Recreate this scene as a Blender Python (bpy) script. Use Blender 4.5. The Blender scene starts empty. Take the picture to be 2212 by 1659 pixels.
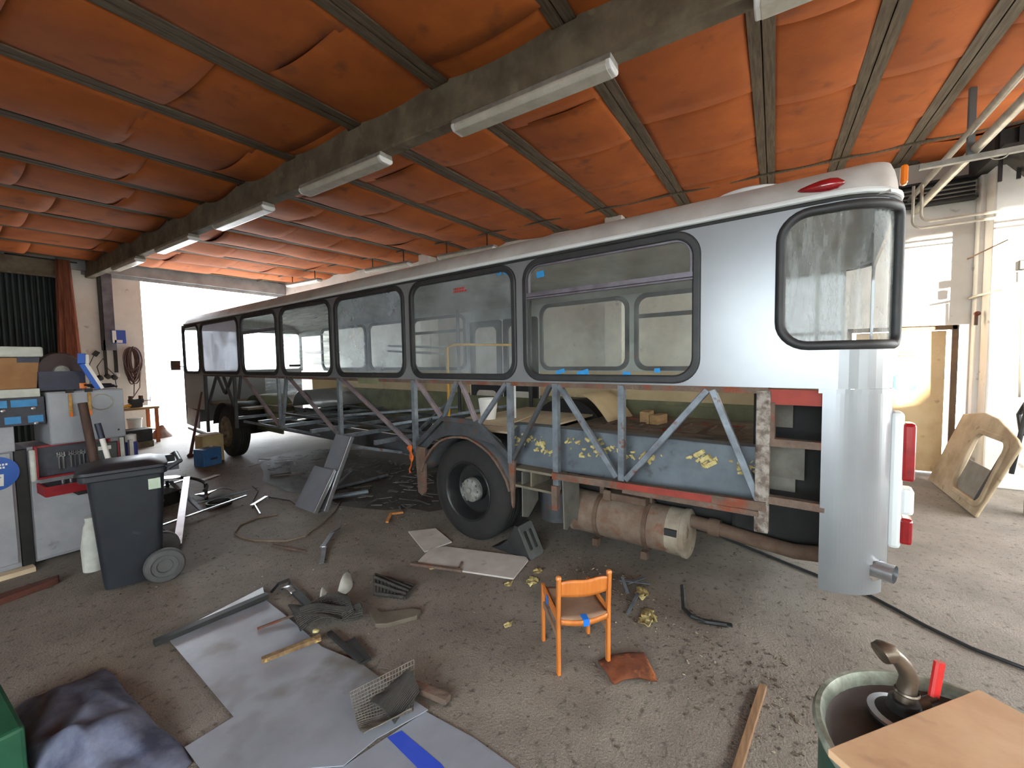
import bpy, bmesh, math, random
from mathutils import Vector, Matrix, noise
random.seed(7)
SC = bpy.context.scene
COL = SC.collection
PI = math.pi

# ------------------------------------------------------------------ camera
cam_d = bpy.data.cameras.new('camera'); cam = bpy.data.objects.new('camera', cam_d); COL.objects.link(cam)
SKY, SUN_E, EXPO = 14.0, 34.0, 0.74
CAM_F, CAM_YAW, CAM_PITCH, CAM_ROLL = 913.84, math.radians(58.27034), math.radians(-3.27929), math.radians(-0.97243)
_f = Vector((math.sin(CAM_YAW)*math.cos(CAM_PITCH), math.cos(CAM_YAW)*math.cos(CAM_PITCH), math.sin(CAM_PITCH)))
_r0 = Vector((math.cos(CAM_YAW), -math.sin(CAM_YAW), 0)); _u0 = _r0.cross(_f)
_r = _r0*math.cos(CAM_ROLL)+_u0*math.sin(CAM_ROLL); _u = -_r0*math.sin(CAM_ROLL)+_u0*math.cos(CAM_ROLL)
_m = Matrix((( _r.x, _u.x, -_f.x, 0), (_r.y, _u.y, -_f.y, 0), (_r.z, _u.z, -_f.z, 1.75), (0, 0, 0, 1)))
cam.matrix_world = _m
cam_d.sensor_fit = 'HORIZONTAL'; cam_d.sensor_width = 36.0; cam_d.lens = CAM_F/2212*36.0
cam_d.clip_start = 0.05; cam_d.clip_end = 300
SC.camera = cam

# ------------------------------------------------------------------ world, daylight, exposure
W = bpy.data.worlds.new('overcast_sky'); SC.world = W; W.use_nodes = True
wn = W.node_tree.nodes; wl = W.node_tree.links
bg = wn['Background']; bg.inputs[0].default_value = (0.86, 0.93, 1.0, 1); bg.inputs[1].default_value = SKY
def lamp(name, kind, loc, energy, color=(1, 1, 1), direction=None, size=None, size_y=None, angle=None, spread=None):
    d = bpy.data.lights.new(name, kind); d.energy = energy; d.color = color
    o = bpy.data.objects.new(name, d); COL.objects.link(o); o.location = loc
    if direction is not None:
        o.rotation_euler = Vector(direction).to_track_quat('-Z', 'Y').to_euler()
    if kind == 'AREA':
        d.shape = 'RECTANGLE'; d.size = size; d.size_y = size_y
        if spread: d.spread = spread
    if kind == 'SUN': d.angle = angle
    return o
SUN_DIR = (1.0, 0.65, -0.10)
lamp('sun', 'SUN', (0, -20, 20), SUN_E, (1.0, 0.90, 0.72), SUN_DIR, angle=math.radians(1.2))
# portals: they give no light of their own, they only tell the renderer that sky light comes in by the openings
for _n, _l, _d, _w, _h in (('portal_front_gate', (6.3, 14.05, 2.0), (0, -1, 0), 3.9, 4.1), ('portal_rear_gate', (4.95, -5.6, 2.0), (0, 1, 0), 6.3, 4.0),
                           ('portal_side_windows', (-0.9, -5.6, 2.05), (0, 1, 0), 4.4, 2.1), ('portal_left_windows', (-4.1, -1.0, 2.15), (1, 0, 0), 7.0, 2.3)):
    _o = lamp(_n, 'AREA', _l, 1.0, (1, 1, 1), _d, _w, _h); _o.data.cycles.is_portal = True
SC.view_settings.view_transform = 'Standard'; SC.view_settings.look = 'None'
SC.view_settings.gamma = 1.0; SC.view_settings.use_curve_mapping = False
SC.view_settings.exposure = EXPO
SC.cycles.max_bounces = 8; SC.cycles.diffuse_bounces = 4; SC.cycles.glossy_bounces = 3
SC.cycles.transmission_bounces = 6; SC.cycles.transparent_max_bounces = 14
SC.cycles.sample_clamp_indirect = 6.0
SC.cycles.caustics_reflective = False; SC.cycles.caustics_refractive = False

# ------------------------------------------------------------------ materials
MATS = {}
def lin(c):
    return tuple(((x/255)/12.92 if x/255 <= 0.04045 else ((x/255+0.055)/1.055)**2.4) for x in c)
def mat(name, c1, c2=None, scale=6.0, rough=0.7, metal=0.0, lo=0.35, hi=0.65, bump=0.0, bscale=None, c3=None, s3=30.0, l3=0.6, h3=0.7, emit=None, detail=6.0, coat=0.0, spec=0.5, stretch=None, rough2=None, grain=None):
    """two-colour noise paint, optional third colour in small spots, optional bump"""
    if name in MATS: return MATS[name]
    m = bpy.data.materials.new(name); m.use_nodes = True; MATS[name] = m
    nt = m.node_tree; N = nt.nodes; L = nt.links; b = N['Principled BSDF']
    b.inputs['Roughness'].default_value = rough; b.inputs['Metallic'].default_value = metal
    b.inputs['Specular IOR Level'].default_value = spec
    if coat: b.inputs['Coat Weight'].default_value = coat
    c1 = lin(c1)+(1,)
    tc = N.new('ShaderNodeTexCoord'); vec = tc.outputs['Object']
    if stretch:
        mp = N.new('ShaderNodeMapping'); mp.inputs['Scale'].default_value = stretch; L.new(vec, mp.inputs['Vector']); vec = mp.outputs['Vector']
    if c2 is None:
        b.inputs['Base Color'].default_value = c1
    else:
        c2 = lin(c2)+(1,)
        n = N.new('ShaderNodeTexNoise'); n.inputs['Scale'].default_value = scale; n.inputs['Detail'].default_value = detail; n.inputs['Roughness'].default_value = 0.62
        L.new(vec, n.inputs['Vector'])
        r = N.new('ShaderNodeValToRGB'); e = r.color_ramp.elements
        e[0].position = lo; e[0].color = c1; e[1].position = hi; e[1].color = c2
        L.new(n.outputs['Fac'], r.inputs['Fac']); out = r.outputs['Color']
        if c3 is not None:
            n3 = N.new('ShaderNodeTexNoise'); n3.inputs['Scale'].default_value = s3; n3.inputs['Detail'].default_value = 4
            L.new(vec, n3.inputs['Vector'])
            r3 = N.new('ShaderNodeMapRange'); r3.inputs[1].default_value = l3; r3.inputs[2].default_value = h3
            L.new(n3.outputs['Fac'], r3.inputs[0])
            mx = N.new('ShaderNodeMixRGB'); mx.inputs[2].default_value = lin(c3)+(1,)
            L.new(r3.outputs[0], mx.inputs[0]); L.new(out, mx.inputs[1]); out = mx.outputs[0]
        if grain:
            ng = N.new('ShaderNodeTexNoise'); ng.inputs['Scale'].default_value = grain[0]; ng.inputs['Detail'].default_value = 3
            L.new(vec, ng.inputs['Vector'])
            rg = N.new('ShaderNodeMapRange'); rg.inputs[1].default_value = 0.3; rg.inputs[2].default_value = 0.7; rg.inputs[3].default_value = 1-grain[1]; rg.inputs[4].default_value = 1+grain[1]
            L.new(ng.outputs['Fac'], rg.inputs[0])
            mg = N.new('ShaderNodeMixRGB'); mg.blend_type = 'MULTIPLY'; mg.inputs[0].default_value = 1.0
            L.new(out, mg.inputs[1]); L.new(rg.outputs[0], mg.inputs[2]); out = mg.outputs[0]
        L.new(out, b.inputs['Base Color'])
        if rough2 is not None:
            rr = N.new('ShaderNodeMapRange'); rr.inputs[1].default_value = lo; rr.inputs[2].default_value = hi
            rr.inputs[3].default_value = rough; rr.inputs[4].default_value = rough2
            L.new(n.outputs['Fac'], rr.inputs[0]); L.new(rr.outputs[0], b.inputs['Roughness'])
    if bump:
        nb = N.new('ShaderNodeTexNoise'); nb.inputs['Scale'].default_value = bscale or scale*3; nb.inputs['Detail'].default_value = 5
        L.new(vec, nb.inputs['Vector'])
        bp = N.new('ShaderNodeBump'); bp.inputs['Strength'].default_value = bump; bp.inputs['Distance'].default_value = 0.02
        L.new(nb.outputs['Fac'], bp.inputs['Height']); L.new(bp.outputs['Normal'], b.inputs['Normal'])
    if emit:
        b.inputs['Emission Color'].default_value = lin(emit[0])+(1,); b.inputs['Emission Strength'].default_value = emit[1]
    return m
def glass_mat(name, tint, dirt, dirt_c, scale=2.5, lo=0.35, hi=0.75, streak=None, base=0.05, gloss=0.03):
    """dusty pane: mostly clear, with a film of dust and a faint reflection"""
    if name in MATS: return MATS[name]
    m = bpy.data.materials.new(name); m.use_nodes = True; MATS[name] = m
    nt = m.node_tree; N = nt.nodes; L = nt.links
    for n in list(N): N.remove(n)
    out = N.new('ShaderNodeOutputMaterial'); tr = N.new('ShaderNodeBsdfTransparent'); tr.inputs[0].default_value = tuple(tint)+(1,)
    gl = N.new('ShaderNodeBsdfGlossy'); gl.inputs['Roughness'].default_value = gloss
    df = N.new('ShaderNodeBsdfDiffuse'); df.inputs[0].default_value = lin(dirt_c)+(1,)
    tl = N.new('ShaderNodeBsdfTranslucent'); tl.inputs[0].default_value = lin(dirt_c)+(1,)
    ad = N.new('ShaderNodeMixShader'); ad.inputs[0].default_value = 0.5; L.new(df.outputs[0], ad.inputs[1]); L.new(tl.outputs[0], ad.inputs[2])
    lw = N.new('ShaderNodeLayerWeight'); lw.inputs[0].default_value = 0.5
    pw = N.new('ShaderNodeMath'); pw.operation = 'POWER'; pw.inputs[1].default_value = 4.0; L.new(lw.outputs['Facing'], pw.inputs[0])
    fr = N.new('ShaderNodeMath'); fr.operation = 'MULTIPLY_ADD'; fr.inputs[1].default_value = 0.35; fr.inputs[2].default_value = 0.025; L.new(pw.outputs[0], fr.inputs[0])
    m1 = N.new('ShaderNodeMixShader'); L.new(fr.outputs[0], m1.inputs[0]); L.new(tr.outputs[0], m1.inputs[1]); L.new(gl.outputs[0], m1.inputs[2])
    tc = N.new('ShaderNodeTexCoord'); vec = tc.outputs['Object']
    if streak:
        mp = N.new('ShaderNodeMapping'); mp.inputs['Scale'].default_value = streak[0]; mp.inputs['Rotation'].default_value = streak[1]
        L.new(vec, mp.inputs['Vector']); vec = mp.outputs['Vector']
    no = N.new('ShaderNodeTexNoise'); no.inputs['Scale'].default_value = scale; no.inputs['Detail'].default_value = 7; no.inputs['Roughness'].default_value = 0.65
    L.new(vec, no.inputs['Vector'])
    mr = N.new('ShaderNodeMapRange'); mr.inputs[1].default_value = lo; mr.inputs[2].default_value = hi; mr.inputs[3].default_value = base; mr.inputs[4].default_value = dirt
    L.new(no.outputs['Fac'], mr.inputs[0])
    m2 = N.new('ShaderNodeMixShader'); L.new(mr.outputs[0], m2.inputs[0]); L.new(m1.outputs[0], m2.inputs[1]); L.new(ad.outputs[0], m2.inputs[2])
    L.new(m2.outputs[0], out.inputs[0])
    return m

# ------------------------------------------------------------------ mesh builder
class MB:
    def __init__(s): s.v = []; s.f = []; s.mi = []; s.cur = 0
    def add(s, vs, fs):
        o = len(s.v); s.v += [Vector(p) for p in vs]
        for f in fs: s.f.append([i+o for i in f]); s.mi.append(s.cur)
        return s
    def box(s, c, d, rot=None):
        x, y, z = d[0]/2, d[1]/2, d[2]/2
        vs = [Vector((a*x, b*y, e*z)) for a in (-1, 1) for b in (-1, 1) for e in (-1, 1)]
        if rot is not None:
            R = rot if isinstance(rot, Matrix) else Matrix.Rotation(rot, 3, 'Z')
            vs = [R @ v for v in vs]
        vs = [v+Vector(c) for v in vs]
        return s.add(vs, [(0, 1, 3, 2), (4, 6, 7, 5), (0, 4, 5, 1), (2, 3, 7, 6), (0, 2, 6, 4), (1, 5, 7, 3)])
    def bar(s, p, q, w, h, up=(0, 0, 1), ch=0.0):
        """rectangular section bar from p to q; w along side, h along up; ch chamfers the section"""
        p = Vector(p); q = Vector(q); d = (q-p).normalized(); up = Vector(up)
        if abs(d.dot(up.normalized())) > 0.99: up = Vector((1, 0, 0))
        a = d.cross(up).normalized(); b = a.cross(d).normalized()
        if ch:
            pr = [(-w/2+ch, -h/2), (w/2-ch, -h/2), (w/2, -h/2+ch), (w/2, h/2-ch), (w/2-ch, h/2), (-w/2+ch, h/2), (-w/2, h/2-ch), (-w/2, -h/2+ch)]
        else: pr = [(-w/2, -h/2), (w/2, -h/2), (w/2, h/2), (-w/2, h/2)]
        n = len(pr)
        vs = [p+a*x+b*y for x, y in pr]+[q+a*x+b*y for x, y in pr]
        fs = [(i, (i+1) % n, n+(i+1) % n, n+i) for i in range(n)]+[tuple(reversed(range(n))), tuple(range(n, 2*n))]
        return s.add(vs, fs)
    def tube(s, pts, r, n=8, cap=True, closed=False, rs=None):
        pts = [Vector(p) for p in pts]; m = len(pts); vs = []; fs = []
        prev = None
        for i, p in enumerate(pts):
            if closed: d = pts[(i+1) % m]-pts[i-1]
            else: d = pts[min(i+1, m-1)]-pts[max(i-1, 0)]
            if d.length < 1e-9: d = Vector((0, 0, 1))
            d.normalize()
            if prev is None:
                u = Vector((0, 0, 1)) if abs(d.z) < 0.9 else Vector((1, 0, 0))
                a = d.cross(u).normalized()
            else:
                a = (prev-d*prev.dot(d))
                if a.length < 1e-6: a = d.orthogonal()
                a.normalize()
            prev = a; b = d.cross(a)
            rr = rs[i] if rs else r
            for k in range(n):
                t = 2*PI*k/n; vs.append(p+a*math.cos(t)*rr+b*math.sin(t)*rr)
        for i in range(m if closed else m-1):
            j = (i+1) % m
            for k in range(n): fs.append((i*n+k, i*n+(k+1) % n, j*n+(k+1) % n, j*n+k))
        if cap and not closed: fs += [tuple(reversed(range(n))), tuple(range((m-1)*n, m*n))]
        return s.add(vs, fs)
    def lathe(s, prof, n=32, axis=(0, 0, 1), o=(0, 0, 0), cap=False):
        """prof: (radius, height) pairs turned about axis through o"""
        ax = Vector(axis).normalized(); a = ax.orthogonal().normalized(); b = ax.cross(a); o = Vector(o); vs = []; fs = []; m = len(prof)
        for r, h in prof:
            for k in range(n):
                t = 2*PI*k/n; vs.append(o+ax*h+(a*math.cos(t)+b*math.sin(t))*r)
        for i in range(m-1):
            for k in range(n): fs.append((i*n+k, i*n+(k+1) % n, (i+1)*n+(k+1) % n, (i+1)*n+k))
        if cap: fs += [tuple(reversed(range(n))), tuple(range((m-1)*n, m*n))]
        return s.add(vs, fs)
    def prism(s, poly, th, fr=None, z0=0.0):
        """polygon in x,y extruded along z by th, placed by matrix fr"""
        n = len(poly); fr = fr or Matrix.Identity(4)
        vs = [fr @ Vector((x, y, z0)) for x, y in poly]+[fr @ Vector((x, y, z0+th)) for x, y in poly]
        fs = [(i, (i+1) % n, n+(i+1) % n, n+i) for i in range(n)]+[tuple(reversed(range(n))), tuple(range(n, 2*n))]
        return s.add(vs, fs)
    def plate(s, outer, holes, th, fr=None):
        """polygon with holes in x,y, thickness th along z, placed by matrix fr"""
        fr = fr or Matrix.Identity(4); bm = bmesh.new()
        loops = []
        for lp in [outer]+holes:
            vs = [bm.verts.new((x, y, 0)) for x, y in lp]; loops.append(vs)
            for i in range(len(vs)): bm.edges.new((vs[i], vs[(i+1) % len(vs)]))
        bmesh.ops.triangle_fill(bm, use_beauty=True, use_dissolve=False, edges=bm.edges[:])
        bm.verts.index_update()
        nv = len(bm.verts); co = [v.co.copy() for v in bm.verts]; tri = [[v.index for v in f.verts] for f in bm.faces]
        tri2 = []
        for t in tri:
            nrm = (co[t[1]]-co[t[0]]).cross(co[t[2]]-co[t[0]]).z
            tri2.append(t if nrm > 0 else t[::-1])
        vs = [fr @ Vector((c.x, c.y, 0)) for c in co]+[fr @ Vector((c.x, c.y, th)) for c in co]
        fs = [tuple(t[::-1]) for t in tri2]+[tuple(i+nv for i in t) for t in tri2]
        for lp in loops:
            ids = [v.index for v in lp]; n = len(ids)
            for i in range(n): fs.append((ids[i], ids[(i+1) % n], nv+ids[(i+1) % n], nv+ids[i]))
        bm.free()
        return s.add(vs, fs)
    def grid(s, fn, nu, nv, closed_u=False):
        vs = [fn(i/nu, j/nv) for i in range(nu+(0 if closed_u else 1)) for j in range(nv+1)]
        m = nu if closed_u else nu+1; fs = []
        for i in range(nu):
            k = (i+1) % m
            for j in range(nv): fs.append((i*(nv+1)+j, k*(nv+1)+j, k*(nv+1)+j+1, i*(nv+1)+j+1))
        return s.add(vs, fs)
    def build(s, name, m, parent=None, smooth=False, bevel=0.0, solid=0.0, loc=None, angle=40, wn=True, segs=2):
        me = bpy.data.meshes.new(name); me.from_pydata([tuple(v) for v in s.v], [], s.f)
        ms = m if isinstance(m, (list, tuple)) else [m]
        for x in ms: me.materials.append(x)
        if len(ms) > 1: me.polygons.foreach_set('material_index', s.mi)
        me.validate(); me.update()
        bm = bmesh.new(); bm.from_mesh(me); bmesh.ops.recalc_face_normals(bm, faces=bm.faces); bm.to_mesh(me); bm.free()
        o = bpy.data.objects.new(name, me); COL.objects.link(o)
        if parent is not None: o.parent = parent
        if loc is not None: o.location = loc
        if smooth:
            me.polygons.foreach_set('use_smooth', [True]*len(me.polygons)); me.set_sharp_from_angle(angle=math.radians(angle))
        if solid:
            md = o.modifiers.new('solid', 'SOLIDIFY'); md.thickness = solid; md.offset = 0
        if bevel:
            md = o.modifiers.new('bevel', 'BEVEL'); md.width = bevel; md.segments = segs; md.limit_method = 'ANGLE'; md.angle_limit = math.radians(35)
        return o
def tag(o, label, cat, group=None, kind=None):
    if label: o['label'] = label
    if cat: o['category'] = cat
    if group: o['group'] = group
    if kind: o['kind'] = kind
    return o
def thing(name, label, cat, loc=(0, 0, 0), rz=0.0, group=None):
    o = bpy.data.objects.new(name, None); COL.objects.link(o); o.location = loc; o.rotation_euler = (0, 0, rz); o.empty_display_size = 0.1
    return tag(o, label, cat, group)
def struct(o): o['kind'] = 'structure'; return o
def copy_tree(o, parent=None):
    c = o.copy(); COL.objects.link(c)
    if parent is not None: c.parent = parent
    for ch in list(o.children): copy_tree(ch, c)
    return c
def rrect(x0, y0, x1, y1, r, n=6, corners=(1, 1, 1, 1)):
    """rounded rectangle, counter-clockwise from lower left; corners flags ll, lr, ur, ul"""
    out = []
    for (cx, cy, a0, k, px, py) in ((x0+r, y0+r, PI, 0, x0, y0), (x1-r, y0+r, 1.5*PI, 1, x1, y0), (x1-r, y1-r, 0, 2, x1, y1), (x0+r, y1-r, .5*PI, 3, x0, y1)):
        if corners[k]:
            for i in range(n+1):
                a = a0+.5*PI*i/n; out.append((cx+r*math.cos(a), cy+r*math.sin(a)))
        else: out.append((px, py))
    return out
def frame(o, x, y):
    """matrix with origin o, x axis x, y axis y"""
    x = Vector(x).normalized(); y = Vector(y); y = (y-x*y.dot(x)).normalized(); z = x.cross(y); o = Vector(o)
    return Matrix(((x.x, y.x, z.x, o.x), (x.y, y.y, z.y, o.y), (x.z, y.z, z.z, o.z), (0, 0, 0, 1)))
def nz(p, s=1.0, seed=0.0): return noise.noise(Vector((p[0]*s+seed, p[1]*s-seed*0.7, p[2]*s+seed*1.3)))
def wob(o, amp, s):
    for v in o.data.vertices:
        d = noise.noise_vector(v.co*s); v.co += d*amp
    return o
# ================================================================== SETTING
M_floor = mat('stained_concrete_floor', (142, 133, 121), (106, 98, 88), scale=2.2, rough=0.85, lo=0.28, hi=0.72, bump=0.35, bscale=70, c3=(78, 70, 61), s3=22, l3=0.57, h3=0.74, rough2=0.7, detail=12, grain=(190, 0.38))
M_white = mat('whitewashed_wall', (230, 226, 218), (202, 196, 186), scale=1.2, rough=0.85, lo=0.35, hi=0.8, bump=0.12, bscale=14, c3=(110, 98, 84), s3=5, l3=0.66, h3=0.82)
M_lintel = mat('painted_concrete_lintel', (176, 178, 178), (140, 142, 144), scale=2, rough=0.8)
M_conc = mat('grey_concrete', (126, 115, 95), (92, 82, 66), scale=3.2, rough=0.9, bump=0.3, bscale=25, c3=(134, 126, 104), s3=6, l3=0.6, h3=0.75)
M_ceil = mat('orange_fibre_board', (192, 102, 38), (154, 78, 30), scale=1.6, rough=0.85, lo=0.3, hi=0.75, c3=(112, 64, 42), s3=3.5, l3=0.6, h3=0.8, bump=0.08, bscale=30)
M_deck = mat('dark_roof_void', (24, 20, 18), rough=1.0)
M_purlin = mat('weathered_purlin_wood', (112, 98, 78), (78, 66, 52), scale=5, rough=0.85, stretch=(0.6, 10, 10), bump=0.15)
M_darkgate = mat('dark_green_gate_paint', (34, 48, 48), (24, 32, 34), scale=2, rough=0.6)
M_beige = mat('cream_door_paint', (214, 186, 140), (186, 152, 104), scale=1.6, rough=0.6, c3=(140, 110, 76), s3=8, l3=0.66, h3=0.8)
M_dframe = mat('brown_door_frame', (120, 92, 62), (92, 70, 48), scale=6, rough=0.7)
M_ext = mat('pale_asphalt_yard', (164, 162, 158), (140, 138, 134), scale=1, rough=0.9)
M_black = mat('black_steel', (26, 27, 28), (38, 36, 34), scale=12, rough=0.6)
M_soot = mat('sooty_steel', (46, 44, 40), (30, 30, 28), scale=8, rough=0.7)

XL, XR, YB, YF, HW = -4.0, 8.2, -5.5, 14.0, 4.75
# floor (slightly uneven slab with its own mesh)
mb = MB(); mb.grid(lambda u, v: Vector((XL-0.1+(XR+0.5-XL)*u, YB-0.1+(YF+0.35-YB)*v, 0)), 24, 40)
struct(mb.build('floor', M_floor))
mb = MB(); mb.box((6, YF+20.4, -0.04), (60, 40, 0.06)); mb.box((6, YB-15.2, -0.04), (60, 30, 0.06)); struct(mb.build('floor_yard', M_ext))

# far wall with the open gateway (X 4.4..8.2) and the closed one at the left (X < 2.9)
mb = MB()
mb.box((3.65, YF+0.15, HW/2), (1.5, 0.3, HW))
mb.box((6.3, YF+0.15, 4.38), (3.8, 0.3, 0.76))
mb.box((-0.55, YF+0.15, 4.3), (6.9, 0.3, 0.9))
mb.box((-3.2, YF+0.15, HW/2), (1.6, 0.3, HW))
mb.box((8.42, YF+0.15, HW/2), (0.44, 0.3, HW))
struct(mb.build('wall_far', M_white))
mb = MB(); mb.box((5.55, YF-0.06, 4.21), (5.3, 0.12, 0.36)); mb.box((5.75, YF-0.02, 3.985), (4.9, 0.05, 0.09)); struct(mb.build('trim_1', M_lintel, bevel=0.008))
mb = MB(); mb.box((-0.5, YF-0.05, 3.98), (6.8, 0.1, 0.38)); struct(mb.build('trim_2', M_conc, bevel=0.008))
# closed corrugated gate
mb = MB()
for i in range(58):
    x = -2.4+i*0.092
    mb.prism([(x, 0), (x+0.02, -0.03), (x+0.05, -0.03), (x+0.072, 0), (x+0.072, 0.012), (x, 0.012)], 3.95, Matrix.Translation((0, YF+0.1, 0)))
mb.box((0.25, YF+0.14, 2.0), (5.3, 0.02, 4.0))
struct(mb.build('door_2', M_darkgate))
# right wall with the door recess; pilasters
mb = MB()
RY0, RY1, RH = -2.26, -0.95, 2.13
mb.box((XR+0.15, (RY1+YF)/2, HW/2), (0.3, YF-RY1, HW))
mb.box((XR+0.15, (RY0+YB)/2, HW/2), (0.3, RY0-YB, HW))
mb.box((XR+0.15, (RY0+RY1)/2, (RH+HW)/2), (0.3, RY1-RY0, HW-RH))
struct(mb.build('wall_right', M_white))
dr = bpy.data.objects.new('door_1', None); COL.objects.link(dr); dr.location = (8.36, -1.56, 0); struct(dr)
mb = MB(); mb.box((0.02, -0.02, 1.04), (0.045, 1.0, 2.04)); mb.build('door_leaf', M_beige, dr, bevel=0.006)
mb = MB(); mb.box((0, -0.6, 1.065), (0.1, 0.07, 2.13)); mb.box((0, 0.57, 1.065), (0.1, 0.07, 2.13)); mb.box((0, 0, 2.1), (0.1, 1.24, 0.06)); mb.build('door_frame', M_dframe, dr, bevel=0.004)
M_blue = mat('blue_sign_paint', (36, 120, 200), rough=0.5); M_paper = mat('white_paper', (236, 234, 228), rough=0.7); M_red = mat('red_print', (190, 44, 34), rough=0.6)
mb = MB(); mb.prism(rrect(-0.13, -0.12, 0.13, 0.12, 0.05), 0.003, frame((-0.006, -0.1, 1.32), (0, -1, 0), (0, 0, 1))); mb.build('door_sign', M_blue, dr)
mb = MB(); mb.prism(rrect(-0.07, -0.04, 0.07, 0.09, 0.03), 0.002, frame((-0.011, -0.1, 1.34), (0, -1, 0), (0, 0, 1))); mb.build('sign_panel', M_paper, dr)
mb = MB(); mb.box((-0.004, -0.11, 1.76), (0.004, 0.16, 0.03)); mb.box((-0.004, -0.11, 1.71), (0.004, 0.2, 0.025)); mb.build('red_notice', M_red, dr)
mb = MB(); mb.lathe([(0.0, 0), (0.025, 0), (0.02, 0.05), (0.012, 0.06), (0.012, 0.1)], 12, (-1, 0, 0), (-0.01, 0.4, 1.05)); mb.bar((-0.09, 0.42, 1.05), (-0.09, 0.3, 1.05), 0.02, 0.02); mb.build('door_handle', M_soot, dr)
mb = MB(); mb.box((8.12, -2.42, HW/2), (0.16, 0.30, HW)); mb.box((7.92, -2.52, HW/2), (0.28, 0.40, HW)); struct(mb.build('trim_3', M_white, bevel=0.02))
for i, y in enumerate((2.6, 7.4)):
    mb = MB(); mb.box((8.05, y, HW/2), (0.3, 0.34, HW)); struct(mb.build('trim_%d' % (4+i), M_white, bevel=0.02))
# back wall with the rear gateway and a band of windows; left wall
mb = MB()
mb.box((8.3, YB-0.15, HW/2), (0.4, 0.3, HW)); mb.box((1.55, YB-0.15, HW/2), (0.5, 0.3, HW)); mb.box((4.95, YB-0.15, 4.38), (6.3, 0.3, 0.76)); mb.box((3.2, YB-0.15, 0.8), (2.8, 0.3, 1.6))
mb.box((-1.35, YB-0.15, 0.5), (5.3, 0.3, 1.0)); mb.box((-1.35, YB-0.15, 3.92), (5.3, 0.3, 1.65)); mb.box((-3.55, YB-0.15, 2.05), (0.9, 0.3, 2.1))
struct(mb.build('wall_back', M_white))
M_winfr = mat('grey_window_steel', (96, 100, 100), rough=0.5); M_pane = glass_mat('dusty_window_glass', (0.95, 0.97, 0.97), 0.15, (200, 200, 195), base=0.02)
wf = MB()
for x in (-3.08, -2.0, -0.9, 0.2, 1.28): wf.box((x, YB-0.15, 2.05), (0.06, 0.08, 2.1))
for z in (1.03, 2.05, 3.07): wf.box((-0.9, YB-0.15, z), (4.36, 0.08, 0.06))
wfo = struct(wf.build('window_1', M_winfr))
mb = MB(); mb.box((-0.9, YB-0.15, 2.05), (4.3, 0.006, 2.04)); mb.build('window_pane', M_pane, wfo)
mb = MB(); mb.box((XL-0.15, (2.5+YF)/2, HW/2), (0.3, YF-2.5+0.3, HW)); mb.box((XL-0.15, -5.15, HW/2), (0.3, 1.3, HW)); mb.box((XL-0.15, -1.0, 0.5), (0.3, 7.0, 1.0)); mb.box((XL-0.15, -1.0, 4.02), (0.3, 7.0, 1.45)); struct(mb.build('wall_left', M_white))
wf = MB()
for y in (-4.5, -2.75, -1.0, 0.75, 2.5): wf.box((XL-0.15, y, 2.15), (0.08, 0.06, 2.3))
for z in (1.02, 2.15, 3.28): wf.box((XL-0.15, -1.0, z), (0.08, 7.0, 0.06))
wfo = struct(wf.build('window_2', M_winfr))
mb = MB(); mb.box((XL-0.15, -1.0, 2.15), (0.006, 6.9, 2.26)); mb.build('window_pane', M_pane, wfo)
mb = MB(); mb.box((XL-15.3, 0, -0.04), (30, 60, 0.06)); struct(mb.build('floor_side_yard', mat('dark_asphalt_yard', (92, 92, 90), (76, 76, 74), scale=1, rough=0.9)))
mb = MB(); mb.prism([(-40, 0), (12, 0), (12, 6.5), (-6.85, 6.5), (-6.95, 3.1), (-7.75, 2.55), (-8.7, 2.2), (-9.0, 2.1), (-9.0, 6.5), (-40, 6.5)], 0.4, frame((0, -12, 0), (1, 0, 0), (0, 0, 1))); struct(mb.build('wall_sun_blocker', M_white))  # unseen wall added to block the sun; gap and slope shape its patch

# roof: purlins run along X and rise gently to the right wall
TS = math.tan(math.radians(1.8))
def zp(x): return 4.4+(x-8.2)*TS
PY = [-5.2, -3.9, -2.65, -1.45, -0.72, 0.12, 1.36, 2.6, 3.81, 5.04, 6.28, 7.52, 8.76, 10.0, 11.24, 12.48, 13.7]
for i, y in enumerate(PY):
    mb = MB(); w = 0.19 if y < 4 else 0.15
    for s in (-1, 1):
        mb.bar((XL, y+s*(w/4+0.003), zp(XL)+0.035), (XR+0.02, y+s*(w/4+0.003), zp(XR)+0.035), w/2-0.006, 0.07)
    mb.bar((XL, y, zp(XL)+0.055), (XR+0.02, y, zp(XR)+0.055), w*0.6, 0.06)
    struct(mb.build('trim_%d' % (10+i), M_purlin))
# boards between the purlins: each one hangs through, with its own sag, so that gaps open between neighbours
mb = MB(); rnd = random.Random(3)
edges = [-5.3]+PY+[14.0]
for k in range(len(PY)-1):
    y0, y1 = PY[k]+0.05, PY[k+1]-0.05; wd = y1-y0
    x = XL; far = y0 > 4.0
    while x < XR-0.05:
        ln = min(rnd.uniform(0.95, 1.35), XR-x)
        if XR-(x+ln) < 0.4: ln = XR-x
        base = (0.085 if far else 0.045)*wd/1.1; s0 = base*rnd.uniform(0.55, 1.5); s1 = base*rnd.uniform(0.55, 1.5); tw = rnd.uniform(-0.3, 0.3)
        def fn(u, v, x=x, ln=ln, s0=s0, s1=s1, tw=tw, y0=y0, wd=wd, k=k):
            X = x-0.02+(ln+0.04)*u; s = s0+(s1-s0)*u
            sk = v+tw*v*(1-v)
            z = zp(X)+0.03-s*4*sk*(1-sk)+0.012*nz((X*1.2, (y0+wd*v)*1.6, k))-0.012*u
            return Vector((X, y0+wd*v, z))
        mb.grid(fn, 8, 10); x += ln
ce = struct(mb.build('ceiling', M_ceil, smooth=True)); ce.modifiers.new('t', 'SOLIDIFY').thickness = 0.006
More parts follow.
